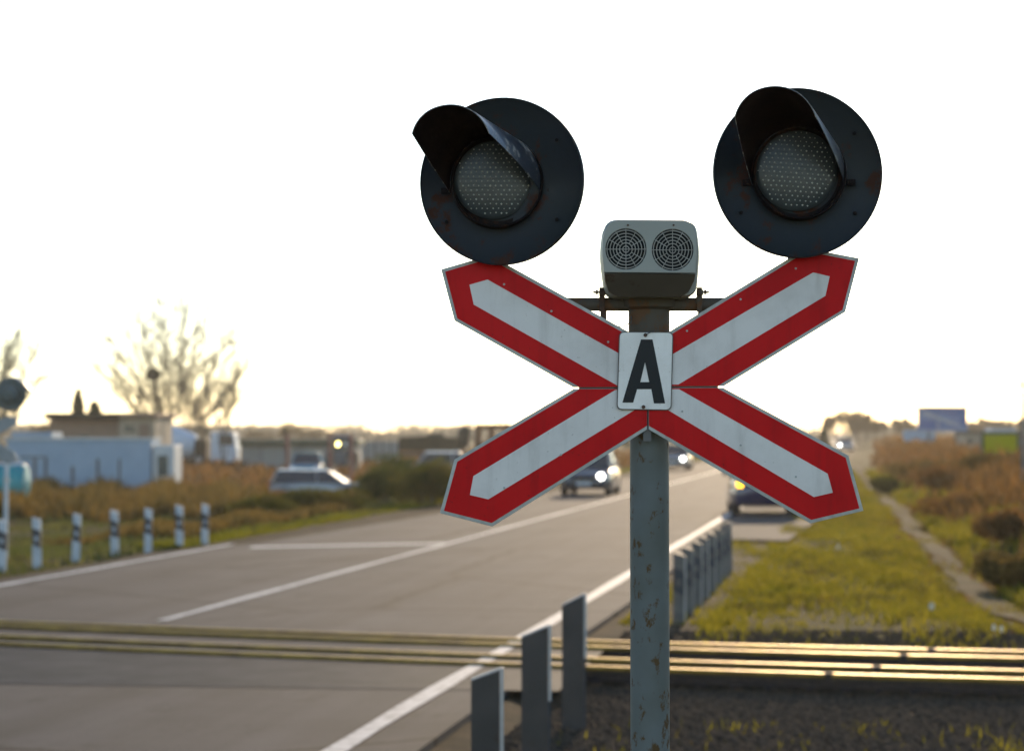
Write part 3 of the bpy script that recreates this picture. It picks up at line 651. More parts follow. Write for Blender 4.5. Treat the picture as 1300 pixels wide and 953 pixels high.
# letter plate
def rounded(poly, r, n=5):
    out = []; k = len(poly); P = [Vector(p) for p in poly]
    for i in range(k):
        a, b, c_ = P[i-1], P[i], P[(i+1) % k]; d1 = (a-b).normalized(); d2 = (c_-b).normalized(); p0 = b+d1*r; p1 = b+d2*r
        for j in range(n+1):
            t = j/n; out.append(tuple(p0*(1-t)**2+b*2*t*(1-t)+p1*t*t))
    return out
PL = [(785.7, 421), (854.5, 421.5), (852, 521), (782.5, 520)]
pl = MB().prism(XZ(rounded(PL, 7)), D-.011, D-.0085).build('letter_plate', M['rim'], sg, bevel=.0006)
MB().prism(XZ(rounded(inset(PL, [1.2]*4), 6)), D-.0118, D-.0109).build('plate_face', M['enamel'], pl, bevel=.0003)
mb = MB()
for q in ([(813.4, 431), (818.5, 431), (818.5, 460), (812.5, 485), (812.5, 494), (808.5, 494), (803.5, 511), (789.8, 511)], [(818.5, 431), (828, 431), (844, 512), (829.8, 512), (826.5, 494), (823.8, 494), (823.8, 485), (818.5, 460)], [(812.5, 485), (823.8, 485), (823.8, 494), (812.5, 494)]):
    mb.prism(XZ(q), D-.0124, D-.0117)
mb.build('letter', M['ink'], pl)
for px, py in ((819, 425.5), (816.5, 516.5)):
    q = S(px, py); b_ = MB().tube((q.x, D-.016, q.z), (q.x, D-.0115, q.z), .0045, .0050, 12).tube((q.x, D-.0115, q.z), (q.x, D+.01, q.z), .002, n=8).build('bolt', M['bolt'], pl)
MB().path([S(819, 425, -.016), S(826, 422, -.016), S(833, 419, -.013), S(842, 418, -.006), S(848, 421, .0)], .0011, 6).build('wire', M['rim'], pl)
MB().path([S(766, 402, .05), S(778, 412, .04), S(791, 414, .03), S(803, 408, .035), S(803, 400, .05)], .0013, 6).build('wire', M['rim'], sg)
# siren box
y0 = D-.105
def Ss(px, py, dy=0.0): p = W(px, py, y0); p.y += dy; return p
def XZs(poly): return [(Ss(x, y).x, Ss(x, y).z) for x, y in poly]
bodyp = rounded([(768, 279), (883, 279.5), (888.5, 320), (884, 377), (770, 376.5), (763, 320)], 16, 6)
y0 = D-.105
body = MB(); nb = len(bodyp); rings = []
cxm, czm = W(826, 328, y0+.07).x, W(826, 328, y0+.07).z
for yy, sc_, dz in ((y0+.058, .97, 0), (y0+.070, 1.0, 0), (D+.09, 1.0, .0), (D+.125, .97, .0), (D+.135, .88, 0)):
    rings.append([(cxm+(x-cxm)*sc_, yy, czm+(z-czm)*sc_+dz) for x, z in [(W(px_, py_, y0+.07).x, W(px_, py_, y0+.07).z) for px_, py_ in bodyp]])
vs = [p for r_ in rings for p in r_]; fs = [(i*nb+j, i*nb+(j+1) % nb, (i+1)*nb+(j+1) % nb, (i+1)*nb+j) for i in range(len(rings)-1) for j in range(nb)]
fs += [tuple(range(nb)), tuple(range((len(rings)-1)*nb, len(rings)*nb))[::-1]]
siren = body.add(vs, fs).build('siren', M['siren'], sg, auto=50)
# front cover, slightly smaller than the casing, with two round openings
upper = rounded([(766.5, 283), (880, 281), (883.5, 346.5), (767, 346.0)], 1.2, 3)
def cover_outline():
    P = [(767.0, 346), (764.6, 325), (765.2, 302), (769, 291), (772, 285), (777, 281.5), (784, 279.6), (867, 280.2), (875, 282.5), (880, 288), (883.2, 297), (884.6, 318), (883, 346.8)]
    return P
CX = [((794.6, 316.4), 26.0), ((853.8, 317.4), 26.3)]
# cover with holes through a boolean-free fan: outer outline stitched to both rims
def face_with_holes(outer, holes, y, m):
    bm = bmesh.new(); es = []
    def loop(pts):
        vv = [bm.verts.new((p[0], y, p[1])) for p in pts]; return [bm.edges.new((vv[i], vv[(i+1) % len(vv)])) for i in range(len(vv))]
    es += loop(outer)
    for h in holes: es += loop(h)
    bmesh.ops.triangle_fill(bm, use_beauty=True, edges=es)
    ext = bmesh.ops.extrude_face_region(bm, geom=list(bm.faces)); 
    for g_ in ext['geom']:
        if isinstance(g_, bmesh.types.BMVert): g_.co.y += .024
    bmesh.ops.recalc_face_normals(bm, faces=bm.faces)
    me = bpy.data.meshes.new('front_cover'); bm.to_mesh(me); bm.free(); me.materials.append(m)
    ob = bpy.data.objects.new('front_cover', me); C.objects.link(ob); ob.parent = siren; ob.location = -parent_loc(siren); return ob
circ = lambda c_, r_, n=48: [(c_[0]+r_*math.cos(2*math.pi*i/n), c_[1]+r_*math.sin(2*math.pi*i/n)) for i in range(n)]
fcv = face_with_holes(XZs(cover_outline()), [XZs(circ(c_, r_)) for c_, r_ in CX], y0-.004, M['siren'])
md = fcv.modifiers.new('bevel', 'BEVEL'); md.width = .0015; md.segments = 2; md.limit_method = 'ANGLE'; md.angle_limit = R(50)
lowp = XZs([(767.2, 347.2), (883, 348), (882.0, 356), (876, 369), (866, 375.6), (786, 375.2), (774, 369), (768.5, 357)])
nl = len(lowp); lo_ = MB()
ctr = (Ss(826, 352).x, Ss(826, 349).z)
vs = [(x, y0-.003+.050*max(0, (lowp[0][1]-z))/(lowp[0][1]-lowp[5][1]), z) for x, z in lowp]+[(x, y0+.06, z) for x, z in lowp]
lo_.add(vs, [tuple(range(nl)), tuple(range(nl, 2*nl))[::-1]]+[(i, nl+i, nl+(i+1) % nl, (i+1) % nl) for i in range(nl)]); lo_.build('lower_cover', M['siren_low'], siren, bevel=.0015)
for c_, r_ in CX:
    q = Ss(*c_); rr_ = r_*y0/F
    hole = MB().lathe([(rr_*1.0, 0), (rr_*.97, .030), (0, .032)], 40, Matrix.Translation((q.x, y0-.001, q.z)) @ Matrix.Rotation(R(-90), 4, 'X'))
    sp = hole.build('speaker', M['dark'], siren)
    mb = MB()
    for k in range(1, 7):
        ra = rr_*(k/6.45); Mx = Matrix.Translation((q.x, y0-.003, q.z)) @ Matrix.Rotation(R(-90), 4, 'X'); t_ = .00105
        mb.lathe([(ra-t_, 0), (ra+t_, 0), (ra+t_, .003), (ra-t_, .003), (ra-t_, 0)], 44, Mx)
    for k in range(12):
        t = 2*math.pi*k/12; i0 = 0 if k % 3 == 0 else rr_*.3; w_ = .0008; d = Vector((math.cos(t), 0, math.sin(t))); e = Vector((-d.z, 0, d.x))*w_; yv = Vector((q.x, y0-.0025, q.z))
        p0, p1 = yv+d*i0, yv+d*rr_*1.0; o2 = Vector((0, .0022, 0))
        mb.add([p0-e, p0+e, p1+e, p1-e, p0-e+o2, p0+e+o2, p1+e+o2, p1-e+o2], [(0,3,2,1),(4,5,6,7),(0,1,5,4),(1,2,6,5),(2,3,7,6),(3,0,4,7)])
    mb.build('grille', M['grille'], siren)
for px in (797, 855):
    q = Ss(px, 286); MB().tube((q.x, y0-.008, q.z), (q.x, y0-.003, q.z), .0022, .0028, 8).build('screw', M['bolt'], siren)
# lamps
def lamp(cx, cy, rx, rz, lens, lr, ring, rr_, front, fr, yaw, tilt):
    Yd = D-.062; hold = S(cx, cy); hold.y = Yd
    # backing disc, very slightly dished, with a rolled rim
    Ra = rz*D/F*1.0
    Mx = Matrix.Translation((hold.x*(Yd/D), Yd, H+(hold.z-H)*(Yd/D))) @ Matrix.Rotation(yaw, 4, 'Z') @ Matrix.Rotation(R(90), 4, 'X')
    # Z of the lathe points toward the camera
    disc = MB().lathe([(.0, -.012), (.08, -.012), (Ra-.006, -.004), (Ra-.002, .002), (Ra, -.001), (Ra, -.012), (Ra-.012, -.016), (.08, -.022), (.0, -.022)], 96, Mx).build('signal_lamp', M['black'], sg, auto=60)
    MB().lathe([(.118, -.020), (.125, -.04), (.125, -.13), (.105, -.16), (0, -.165)], 40, Mx).build('lamp_housing', M['black'], disc, auto=40)
    for an in (35, 145, 215, 325):
        q = Mx @ Vector((Ra*.82*math.cos(R(an)), Ra*.82*math.sin(R(an)), -.004)); MB().tube((q.x, q.y-.005, q.z), (q.x, q.y+.004, q.z), .0045, .0050, 6).build('screw', M['housing'], disc)
    # stub that carries the lamp on the crossbar
    MB().tube((hold.x, PY, zb), (hold.x, PY, hold.z-.10), .018, n=14).build('lamp_stub', M['polecap'], disc, smooth=False)
    k = Yd/F
    def P(px, py, dy): q = W(px, py, Yd); return Vector((q.x, Yd+dy, q.z))
    rc = P(*ring, 0); R_ = rr_*k
    Mr = Matrix.Translation(rc) @ Matrix.Rotation(R(90), 4, 'X')
    MB().lathe([(R_-.010, .0), (R_, -.012), (R_, .022), (R_-.003, .026), (R_-.007, .022), (R_-.009, -.004), (lr*k, -.004)], 72, Mr).build('lens_ring', M['housing'], disc, auto=45)
    lc = P(*lens, 0); Lr = lr*k
    Ml = Matrix.Translation(lc) @ Matrix.Rotation(tilt, 4, 'Y') @ Matrix.Rotation(R(90), 4, 'X')
    prof = [(Lr*1.03, .0)]+[(Lr*math.cos(t), .002+.012*math.sin(t)) for t in [j*math.pi/2/8 for j in range(9)]]
    ln = MB().lathe(prof, 64, Ml).build('lens', M['lens'], disc, smooth=True)
    mb = MB(); row = 0; z = -Lr
    while z < Lr:
        half = math.sqrt(max(0, Lr*Lr*.93-z*z)); x = -half
        off = (row % 2)*.0068; x0 = -math.floor((half)/.0137)*.0137+off
        x = x0
        while x < half:
            if x > -half:
                hz = .002+.012*math.sqrt(max(0, 1-(x*x+z*z)/(Lr*Lr)))+.0003; q = Ml @ Vector((x+random.gauss(0, .0006), z+random.gauss(0, .0005), hz)); s_ = .0025*random.uniform(.7, 1.15)
                yd = Vector((0, -.0022, 0)); mb.add([q+Vector((-s_, 0, 0)), q+Vector((0, 0, -s_)), q+Vector((s_, 0, 0)), q+Vector((0, 0, s_)), q+yd], [(0, 1, 4), (1, 2, 4), (2, 3, 4), (3, 0, 4), (0, 3, 2, 1)])
            x += .0137
        if half > .01:
            pts = []
            for j in range(13):
                xx = -half+2*half*j/12; hz = .002+.012*math.sqrt(max(0, 1-(xx*xx+(z+.0055)**2)/(Lr*Lr)))+.0004; pts.append(Ml @ Vector((xx, z+.0055, hz)))
            mb.path(pts, .00055, 4, 1)
        z += .0114; row += 1
    mb.build('lens_beads', [M['led'], M['lens']], ln)
    # visor
    L_ = .235; kf = (Yd-L_)/F; fc_ = W(front[0], front[1], Yd-L_); Rf = fr*kf; Rm = (rr_+2.0)*k; c0 = Vector((rc.x, Yd-.002, rc.z)); 
    phis = [R(-14)+R(208)*i/56 for i in range(57)]; ns = 14; vo = []; vi = []
    for ph in phis:
        dg = math.degrees(ph); e = min(dg+14, 194-dg); s_end = min(1, max(0.0, e/30.0)); s_end = max(.06, s_end)
        if s_end >= 1: s_end = 1-.012*math.cos(ph*2)**2
        for j in range(ns+1):
            s_ = s_end*j/ns; c_ = c0.lerp(fc_, s_); r_ = Rm+(Rf-Rm)*s_
            p = c_+Vector((r_*math.cos(ph), 0, r_*math.sin(ph))); vo.append(p); r2 = r_-.0022
            vi.append(c_+Vector((r2*math.cos(ph), 0, r2*math.sin(ph))))
    nn = ns+1; m_ = len(vo); mb = MB(); vs = vo+vi; fs = []; mm = []
    for i in range(len(phis)-1):
        for j in range(ns):
            q = i*nn+j; fs.append((q, q+nn, q+nn+1, q+1)); mm.append(0); fs.append((m_+q, m_+q+1, m_+q+nn+1, m_+q+nn)); mm.append(1)
        q = i*nn+ns; fs.append((q, q+nn, m_+q+nn, m_+q)); mm.append(0)
    for i in (0, len(phis)-1):
        for j in range(ns): q = i*nn+j; fs.append((q, q+1, m_+q+1, m_+q)); mm.append(0)
    mb.v = [tuple(p) for p in vs]; mb.f = fs; mb.m = mm
    vz = mb.build('visor', [M['visor'], M['visor_in']], disc, auto=50)
    for s_ in (-1, 1):
        ph = R(-10) if s_ > 0 else R(190); q = c0+Vector((Rm*math.cos(ph), 0, Rm*math.sin(ph)))
        tb = MB().box((min(q.x, q.x+s_*.022), Yd-.010, q.z-.009), (max(q.x, q.x+s_*.022), Yd-.007+.006, q.z+.007)).tube((q.x+s_*.012, Yd-.018, q.z), (q.x+s_*.012, Yd-.008, q.z), .0055, n=6)
        tb.build('visor_tab', M['housing'], vz, bevel=.0008)
lamp(636, 230, 103, 106, (626, 228), 49, (631, 232), 59, (571.5, 183), 51.5, R(-13), R(0))
lamp(1013.3, 219.3, 108.5, 107.5, (1010.5, 215.8), 51, (1014, 221), 59.5, (984, 162), 54, R(3), R(4))
# ------------------------------------------------------------------ cars
def car(label, x, y, z, heading, paint, L_=4.3, Wd=1.75, Ht=1.45, style='hatch', lamps='off', lit=(1, 1), tail=False, group=None, cat='car', name='car'):
    """front points along local +X; heading = rotation about Z"""
    th = thing(name, label, cat, (x, y, z), group)
    hx = L_/2; belt = .62*Ht; 
    # body: cross sections along the length, each a rounded half outline
    stn = [(-hx, .46, .50, .60), (-hx+.10, .30, .56, .90), (-hx+.55, .22, .60, .97), (-.5, .20, .62, 1.0), (.6, .20, .61, 1.0), (hx-.95, .20, .58, .99), (hx-.35, .22, .52, .94), (hx-.06, .28, .46, .80), (hx, .34, .42, .66)]
    secs = []
    for sx, z0, zt, wf in stn:
        zt *= Ht; hw = Wd/2*wf; z0 *= Ht/1.45
        secs.append([(sx, -hw*.93, z0), (sx, -hw, z0+.12), (sx, -hw, z0+(zt-z0)*.55), (sx, -hw*.95, zt-.06), (sx, -hw*.84, zt), (sx, 0, zt+.035), (sx, hw*.84, zt), (sx, hw*.95, zt-.06), (sx, hw, z0+(zt-z0)*.55), (sx, hw, z0+.12), (sx, hw*.93, z0)])
    def loft(secs, m, nm, par):
        k = len(secs[0]); vs = [p for s_ in secs for p in s_]; fs = [(i*k+j, i*k+(j+1) % k, (i+1)*k+(j+1) % k, (i+1)*k+j) for i in range(len(secs)-1) for j in range(k)]
        fs += [tuple(range(k)), tuple(range((len(secs)-1)*k, len(secs)*k))[::-1]]
        return local(MB().add(vs, fs).build(nm, m, par, auto=45))
    loft(secs, paint, 'body', th)
    # greenhouse in glass, roof and pillars in paint
    rb = {'hatch': (-hx+.25, -hx+.75), 'estate': (-hx+.12, -hx+.40), 'sedan': (-hx+.75, -hx+1.25)}[style]
    x0, x1, x2, x3 = rb[0], rb[1], hx-1.75, hx-1.0
    zt0, zt1 = .60*Ht, Ht-.03; a_, b_ = Wd/2*.90, Wd/2*.70
    gl = [(x0, zt0), (x1, zt1), (x2, zt1), (x3, zt0)]
    vs = [(gx, s_*(a_ if i in (0, 3) else b_), gz) for s_ in (-1, 1) for i, (gx, gz) in enumerate(gl)]
    local(MB().add(vs, [(0, 1, 2, 3), (7, 6, 5, 4), (0, 4, 5, 1), (1, 5, 6, 2), (2, 6, 7, 3), (3, 7, 4, 0)]).build('window', M['glass'], th))
    secs = [[(gx, s_*b_*k_, zt1+dz) for s_, k_, dz in ((-1, 1.03, -.03), (-1, .98, .02), (-1, .5, .05), (1, .5, .05), (1, .98, .02), (1, 1.03, -.03))] for gx in (x1-.06, (x1+x2)/2, x2+.06)]
    loft(secs, paint, 'roof', th)
    mb = MB()
    for s_ in (-1, 1):
        for (g0, g1) in ((gl[0], gl[1]), (gl[3], gl[2]), ((.0, zt0), (-.05, zt1))):
            mb.tube((g0[0], s_*a_*1.0, g0[1]), (g1[0], s_*b_*1.01, g1[1]), .045, .04, 6)
    local(mb.build('pillars', paint, th))
    for sx in (hx-.80, -hx+.78):
        for s_ in (-1, 1):
            r_ = .31; wh = local(MB().lathe([(.17, -.10), (r_-.03, -.11), (r_, -.07), (r_, .07), (r_-.03, .11), (.17, .10)], 24, Matrix.Translation((sx, s_*(Wd/2-.13), r_)) @ Matrix.Rotation(R(90), 4, 'X')).build('wheel', M['tyre'], th, auto=40))
            local(MB().lathe([(.0, -.09), (.18, -.085), (.18, .085), (0, .09)], 18, Matrix.Translation((sx, s_*(Wd/2-.13), r_)) @ Matrix.Rotation(R(90), 4, 'X')).build('rim', M['rimm'], wh, auto=40))
    fz = .44*Ht
    for i, s_ in enumerate((-1, 1)):
        m = M['headlight'] if (lamps == 'on' and lit[i]) else M['yellowlight'] if (lamps == 'yellow' and lit[i]) else M['lamp_off']
        c_ = (hx-.10, s_*Wd/2*.66, fz); local(MB().lathe([(0, .12), (.07, .11), (.105, .08), (.115, .0), (.10, -.1)], 16, Matrix.Translation(c_) @ Matrix.Rotation(R(90), 4, 'Y')).build('headlight', m, th, auto=50))
        m = M['orangelight'] if (tail and s_ > 0) else M['redpost']
        local(MB().box((-hx-.02, s_*Wd/2*.78-.08, .50*Ht), (-hx+.2, s_*Wd/2*.78+.08, .60*Ht)).build('tail_light', m, th, bevel=.03))
    local(MB().box((hx-.03, -.26, .24*Ht), (hx+.035, .26, .24*Ht+.11)).build('number_plate', M['plate'], th, bevel=.005))
    local(MB().box((hx-.06, -.42, .355*Ht), (hx+.02, .42, .355*Ht+.12)).build('front_grille', M['dark'], th, bevel=.02))
    for s_ in (-1, 1):
        local(MB().box((x3-.25, s_*(Wd/2+.06)-.07, .66*Ht), (x3-.12, s_*(Wd/2+.06)+.07, .66*Ht+.13)).build('wing_mirror', paint, th, bevel=.03))
    th.rotation_euler.z = heading; return th
toward = -math.pi/2-math.atan(DX)           # heading of cars that come toward the camera along the road
Y = 76; px = 750; car('dark hatchback coming along the road with bright headlight, left of the pole', W(px, 547, Y).x, Y, 0, toward, M['cargrey'], 4.0, 1.76, 1.5, lamps='on', lit=(0, 1), group='oncoming cars on the road')
Y = 122; px = 861; car('distant silver car with bright headlight just right of the pole', W(px, 547, Y).x, Y+2, 0, toward, M['carsilver'], 4.3, 1.75, 1.45, 'sedan', lamps='on', lit=(0, 1), group='oncoming cars on the road')
Y = 57; car('dark blue car with orange tail light, half hidden by the lower right sign arm', W(977, 547, Y).x, Y+1.5, 0, toward+math.pi+R(6), M['carblue'], 4.3, 1.85, 1.5, tail=True)
Y = 92; car('silver estate car parked side on in the weeds left of the bushes', W(408, 547, Y).x, Y, -.72, R(-8), M['carsilver'], 4.2, 1.7, 1.30, 'estate', lamps='yellow')  # yellow glow on the headlights imitates a glint on the parked car
Y = 122; car('teal blue car standing in front of the pale shed', W(391, 547, Y).x, Y, YZ, -math.pi/2, M['carteal'], 4.2, 1.85, 1.5)
Y = 116; car('grey car parked below the flatbed truck behind the olive bushes', W(574, 547, Y).x, Y, YZ+.1, R(4), M['carsilver'], 4.2, 1.7, 1.5)
Y = 240; car('white car with a glinting headlight far away near the dark spruce', W(1072, 547, Y).x, Y, 0, -math.pi/2-.1, M['carwhite'], 4.2, 1.8, 1.5, lamps='on', lit=(1, 0))
# ------------------------------------------------------------------ left background
def BX(px0, py0, px1, py1, Y, dep, mi=0, mb=None):
    a, b = W(px0, py1, Y), W(px1, py0, Y); return (mb or MB()).box((a.x, Y, a.z), (b.x, Y+dep, b.z), mi)
def base(px, Y): return (W(px, 547, Y).x, Y, YZ)
def zpx(Y, z): return 547+(H-z)*F/Y
# site cabin
Y = 92; th = thing('site_cabin', 'long blue grey metal site cabin standing in rusty weeds', 'cabin', base(115, Y))
BX(8, 557.5, 192, zpx(Y, YZ), Y, 2.4, mb=None).build('wall', M['blue_wall'], th, bevel=.03)
BX(6, 555.5, 193.5, 557.8, Y-.08, 2.55).build('roof', M['white_panel'], th)
en = BX(193.8, 565, 221, zpx(Y, YZ), Y-.05, 2.2).build('entrance', M['white_panel'], th, bevel=.03)
BX(200, 578, 213, 604, Y-.07, .03).build('window', M['winp'], th)
for a, b in ((42, 46), (56, 60), (90, 94), (122, 126), (150, 153)): BX(a, 582 if a != 90 else 592, b, 612, Y-.03, .03).build('wall_rib', M['steelgrey'], th)
BX(25, 579, 60, 581, Y-.03, .03).build('wall_rib', M['steelgrey'], th)
Y = 105; th = thing('container', 'pale blue container behind the left end of the site cabin', 'container', base(40, Y))
ct_ = BX(14, 548, 66, zpx(Y, YZ), Y, 2.4).build('wall', M['blue_wall'], th)
mb = MB()
for k in range(12): BX(15+k*4.2, 550, 16.6+k*4.2, 600, Y-.04, .05, 0, mb)
mb.build('corrugated_front', M['blue_wall'], th)
# beige house
Y = 140; th = thing('flat_roofed_house', 'low beige house with dark flat roof behind the site cabin', 'house', base(125, Y))
wl = BX(63, 532, 150, zpx(Y, YZ), Y, 7).build('wall', M['beige'], th)
BX(150.3, 529, 197, zpx(Y, YZ), Y-.4, 7).build('annex_wall', M['beige2'], th)
BX(56, 524, 151, 532, Y-.8, 9).build('roof', M['roofd'], th, bevel=.04)
BX(151.4, 524, 199, 529.5, Y-1.0, 9).build('annex_roof', M['beige'], th, bevel=.04)
for a, b, c_, d in ((100, 552, 114, 558), (74, 552, 80, 558)):
    f_ = BX(a, b, b and c_, d, Y-.05, .1).build('window', M['beige2'], th); BX(a+1, b+.8, c_-1, d-.8, Y-.08, .05).build('pane', M['winp'], f_)
BX(158, 540, 170, 549, Y-.46, .1).build('window', M['winp'], th)
BX(176, 538, 190, 575, Y-.46, .1).build('door', M['beige'], th)
# thujas
for (px, w_, top, Y), lab in zip(((99, 17, 495, 160), (120, 21, 509, 158)), ('taller slim dark thuja behind the beige house', 'shorter dark thuja behind the beige house')):
    zt = W(px, top, Y).z; x, _, _ = base(px, Y); th = thing('thuja', lab, 'tree', (x, Y, YZ), 'thujas behind the beige house')
    hh = zt-YZ; r_ = w_/2/F*Y*1.5; cs = [(0, 0, hh*t, r_*(1-t)**.36+.02, r_*(1-t)**.36+.02, hh*.10) for t in np.linspace(.08, .93, 16)]
    v, f = cloud(10000, cs, .10); local(npmesh('crown', v, f, M['evergreen'], parent=th)); local(MB().tube((0, 0, -.2), (0, 0, hh*.9), .10, .03, 8).build('trunk', M['bark'], th))
# big bare tree with its mistletoe ball, and the others
Y = 150; Y = 186; x, _, _ = base(222, Y)
random.seed(21)
bt = fan_tree('large bare tree with a dark mistletoe ball behind the mixer truck', x, Y, YZ, 13.6, .90, 20, 9000, thick=.048)
q = W(194, 475, Y); v, f = cloud(2400, [(q.x-x, 0, q.z-YZ, .62, .62, .56)], .07); local(npmesh('mistletoe', v, f, M['mistletoe'], parent=bt))
random.seed(5)
bare_tree('slim bare tree just right of the large bare tree', base(281, 152)[0], 152, YZ, [(0, .02, 2.3, .09), (.1, .15, 2.0, .06)], 4, 500, spread=.30, leafsize=.05, group=None)
fan_tree('pale bare tree at the left edge behind the far signal', base(-22, 150)[0], 150, YZ, 10.0, .7, 11, 4000, thick=.08)
for i, (px, Y, hh, lab) in enumerate(((362, 230, 1.15, 'small pale bare tree above the pale shed'), (397, 235, 1.0, 'round pale bare tree above the teal car'), (428, 260, .8, 'low bare tree behind the tractor'), (70, 190, 1.1, 'bare tree between the far signal and the beige house'), (325, 260, .9, 'faint bare tree above the left end of the pale shed'))):
    bare_tree(lab, base(px, Y)[0], Y, YZ, [(0, 0, hh, .10), (.4, .3, hh, .08), (-.4, -.3, hh, .08)], 4, 900, spread=.5, leafsize=.10, group='small bare trees behind the yard')
# mixer truck
def wheel(th, x, y, z, r_, w_=.28):
    wh = MB().lathe([(r_*.55, -w_/2), (r_*.93, -w_/2), (r_, -w_*.3), (r_, w_*.3), (r_*.93, w_/2), (r_*.55, w_/2)], 24, Matrix.Translation((x, y, z)) @ Matrix.Rotation(R(90), 4, 'X')).build('wheel', M['tyre'], th, auto=40)
    MB().lathe([(0, -w_*.35), (r_*.58, -w_*.3), (r_*.58, w_*.3), (0, w_*.35)], 16, Matrix.Translation((x, y, z)) @ Matrix.Rotation(R(90), 4, 'X')).build('rim', M['rimm'], wh, auto=40)
Y = 165; th = thing('mixer_truck', 'white concrete mixer truck with tilted drum beside the site cabin', 'truck', base(245, Y))
k = Y/F
def mx(px): return (px-650)*k
zz = lambda py: W(0, py, Y).z
a = Vector((mx(180), Y+1.2, zz(559))); b = Vector((mx(249), Y+1.2, zz(567)))
d = (b-a).normalized(); q = d.to_track_quat('Z', 'Y').to_matrix().to_4x4(); ln = (b-a).length
MB().lathe([(0, 0), (.75, 0), (1.15, ln*.12), (1.42, ln*.32), (1.36, ln*.55), (.90, ln*.95), (.5, ln), (0, ln)], 32, Matrix.Translation(a) @ q).build('drum', M['drum'], th, auto=35)
BX(184, 583, 297, 588, Y+.3, 1.8).build('chassis', M['truckdark'], th)
BX(247, 557, 262, 583, Y+.2, 2.0).build('drum_drive', M['brownm'], th, bevel=.1)
cab = MB().prism([(mx(267), zz(586)), (mx(301), zz(586)), (mx(301), zz(570)), (mx(297), zz(549)), (mx(268), zz(548))], Y, Y+2.3).build('cab', M['truckwhite'], th, bevel=.08)
MB().prism([(mx(278), zz(564)), (mx(297.5), zz(565)), (mx(295.5), zz(552)), (mx(278), zz(551.5))], Y-.03, Y+.03).build('window', M['winp'], cab)
BX(300, 551, 303, 557, Y-.2, .3).build('mirror', M['lamp_off'], cab, bevel=.02)
for px in (202, 222, 252, 286): wheel(th, mx(px), Y+.2, YZ+.5, .5)
BX(184, 590, 297, 592, Y+2.1, .2).build('side_guard', M['truckdark'], th)
# shed
Y = 150; th = thing('shed', 'long low pale shed with dark roof line behind the silver estate car', 'shed', base(375, Y))
BX(306, 565, 452, zpx(Y, YZ), Y, 6).build('wall', M['shedwall'], th); BX(303, 557.5, 455, 565, Y-.5, 7).build('roof', M['greenf'], th, bevel=.04)
for k_ in range(11): BX(308+k_*13.4, 566, 309.6+k_*13.4, 600, Y-.06, .06).build('wall_rib', M['shedwall'], th)
Y = 145; th = thing('wall', 'low pale concrete wall below the mixer truck', 'wall', base(265, Y)); BX(222, 596, 305, zpx(Y, YZ), Y, .25).build('wall_panel', M['shedwall'], th); BX(222, 594.6, 305, 596, Y-.04, .33).build('coping', M['concrete'], th)
Y = 170; th = thing('panel_fence', 'pale grey panel fence between the tractor and the flatbed truck', 'fence', base(480, Y))
BX(455, 560, 506, zpx(Y, YZ), Y, .1).build('panel', M['shedwall'], th)
for k_ in range(6): BX(455+k_*10, 558, 456.2+k_*10, zpx(Y, YZ), Y-.1, .08).build('post', M['concrete'], th)
for px, lab in ((365, 'faded red gate post left of the teal car'), (419, 'faded red gate post right of the teal car'), (446, 'faded red gate post right of the tractor')):
    Y = 112; a = base(px, Y); top = W(px, 553, Y).z
    th = thing('gate_post', lab, 'gate post', a, 'faded red gate posts in the yard'); MB().box((a[0]-.10, Y-.1, YZ-.2), (a[0]+.10, Y+.1, top)).build('shaft', M['redpost'], th, bevel=.02); MB().box((a[0]-.13, Y-.13, top), (a[0]+.13, Y+.13, top+.06)).build('cap', M['redpost'], th)
# tractor facing the camera with a lit lamp
Y = 128; a = base(434, Y); th = thing('tractor', 'dark tractor with a yellow glowing lamp between two red gate posts', 'tractor', a)
x0 = a[0]; cb = MB().box((x0-.55, Y, .55), (x0+.55, Y+1.4, 1.85)).build('cab', M['truckdark'], th, bevel=.05); MB().box((x0-.44, Y-.02, 1.0), (x0+.44, Y+.02, 1.7)).build('windscreen', M['glass'], cb)
MB().box((x0-.68, Y-.1, 1.86), (x0+.68, Y+1.5, 1.95)).build('roof', M['bb_blue'], th, bevel=.03); MB().box((x0-.35, Y-1.5, .2), (x0+.35, Y-.01, .95)).build('bonnet', M['cargrey'], th, bevel=.08)
for s_ in (-1, 1):
    for yy, r_, w_ in ((.9, .75, .4), (-1.2, .42, .25)):
        MB().lathe([(0, -w_/2), (r_*.93, -w_/2), (r_, -w_*.3), (r_, w_*.3), (r_*.93, w_/2), (0, w_/2)], 24, Matrix.Translation((x0+s_*.72, Y+yy, YZ+r_)) @ Matrix.Rotation(R(90), 4, 'Y')).build('wheel', M['tyre'], th, auto=40)
for s_ in (-1, 1): MB().lathe([(0, .0), (.10, .01), (.12, .1)], 16, Matrix.Translation((x0+s_*.22-.0, Y-.16, 1.44)) @ Matrix.Rotation(R(-90), 4, 'X')).build('work_lamp', M['yellowlight'] if s_ < 0 else M['lamp_off'], th)
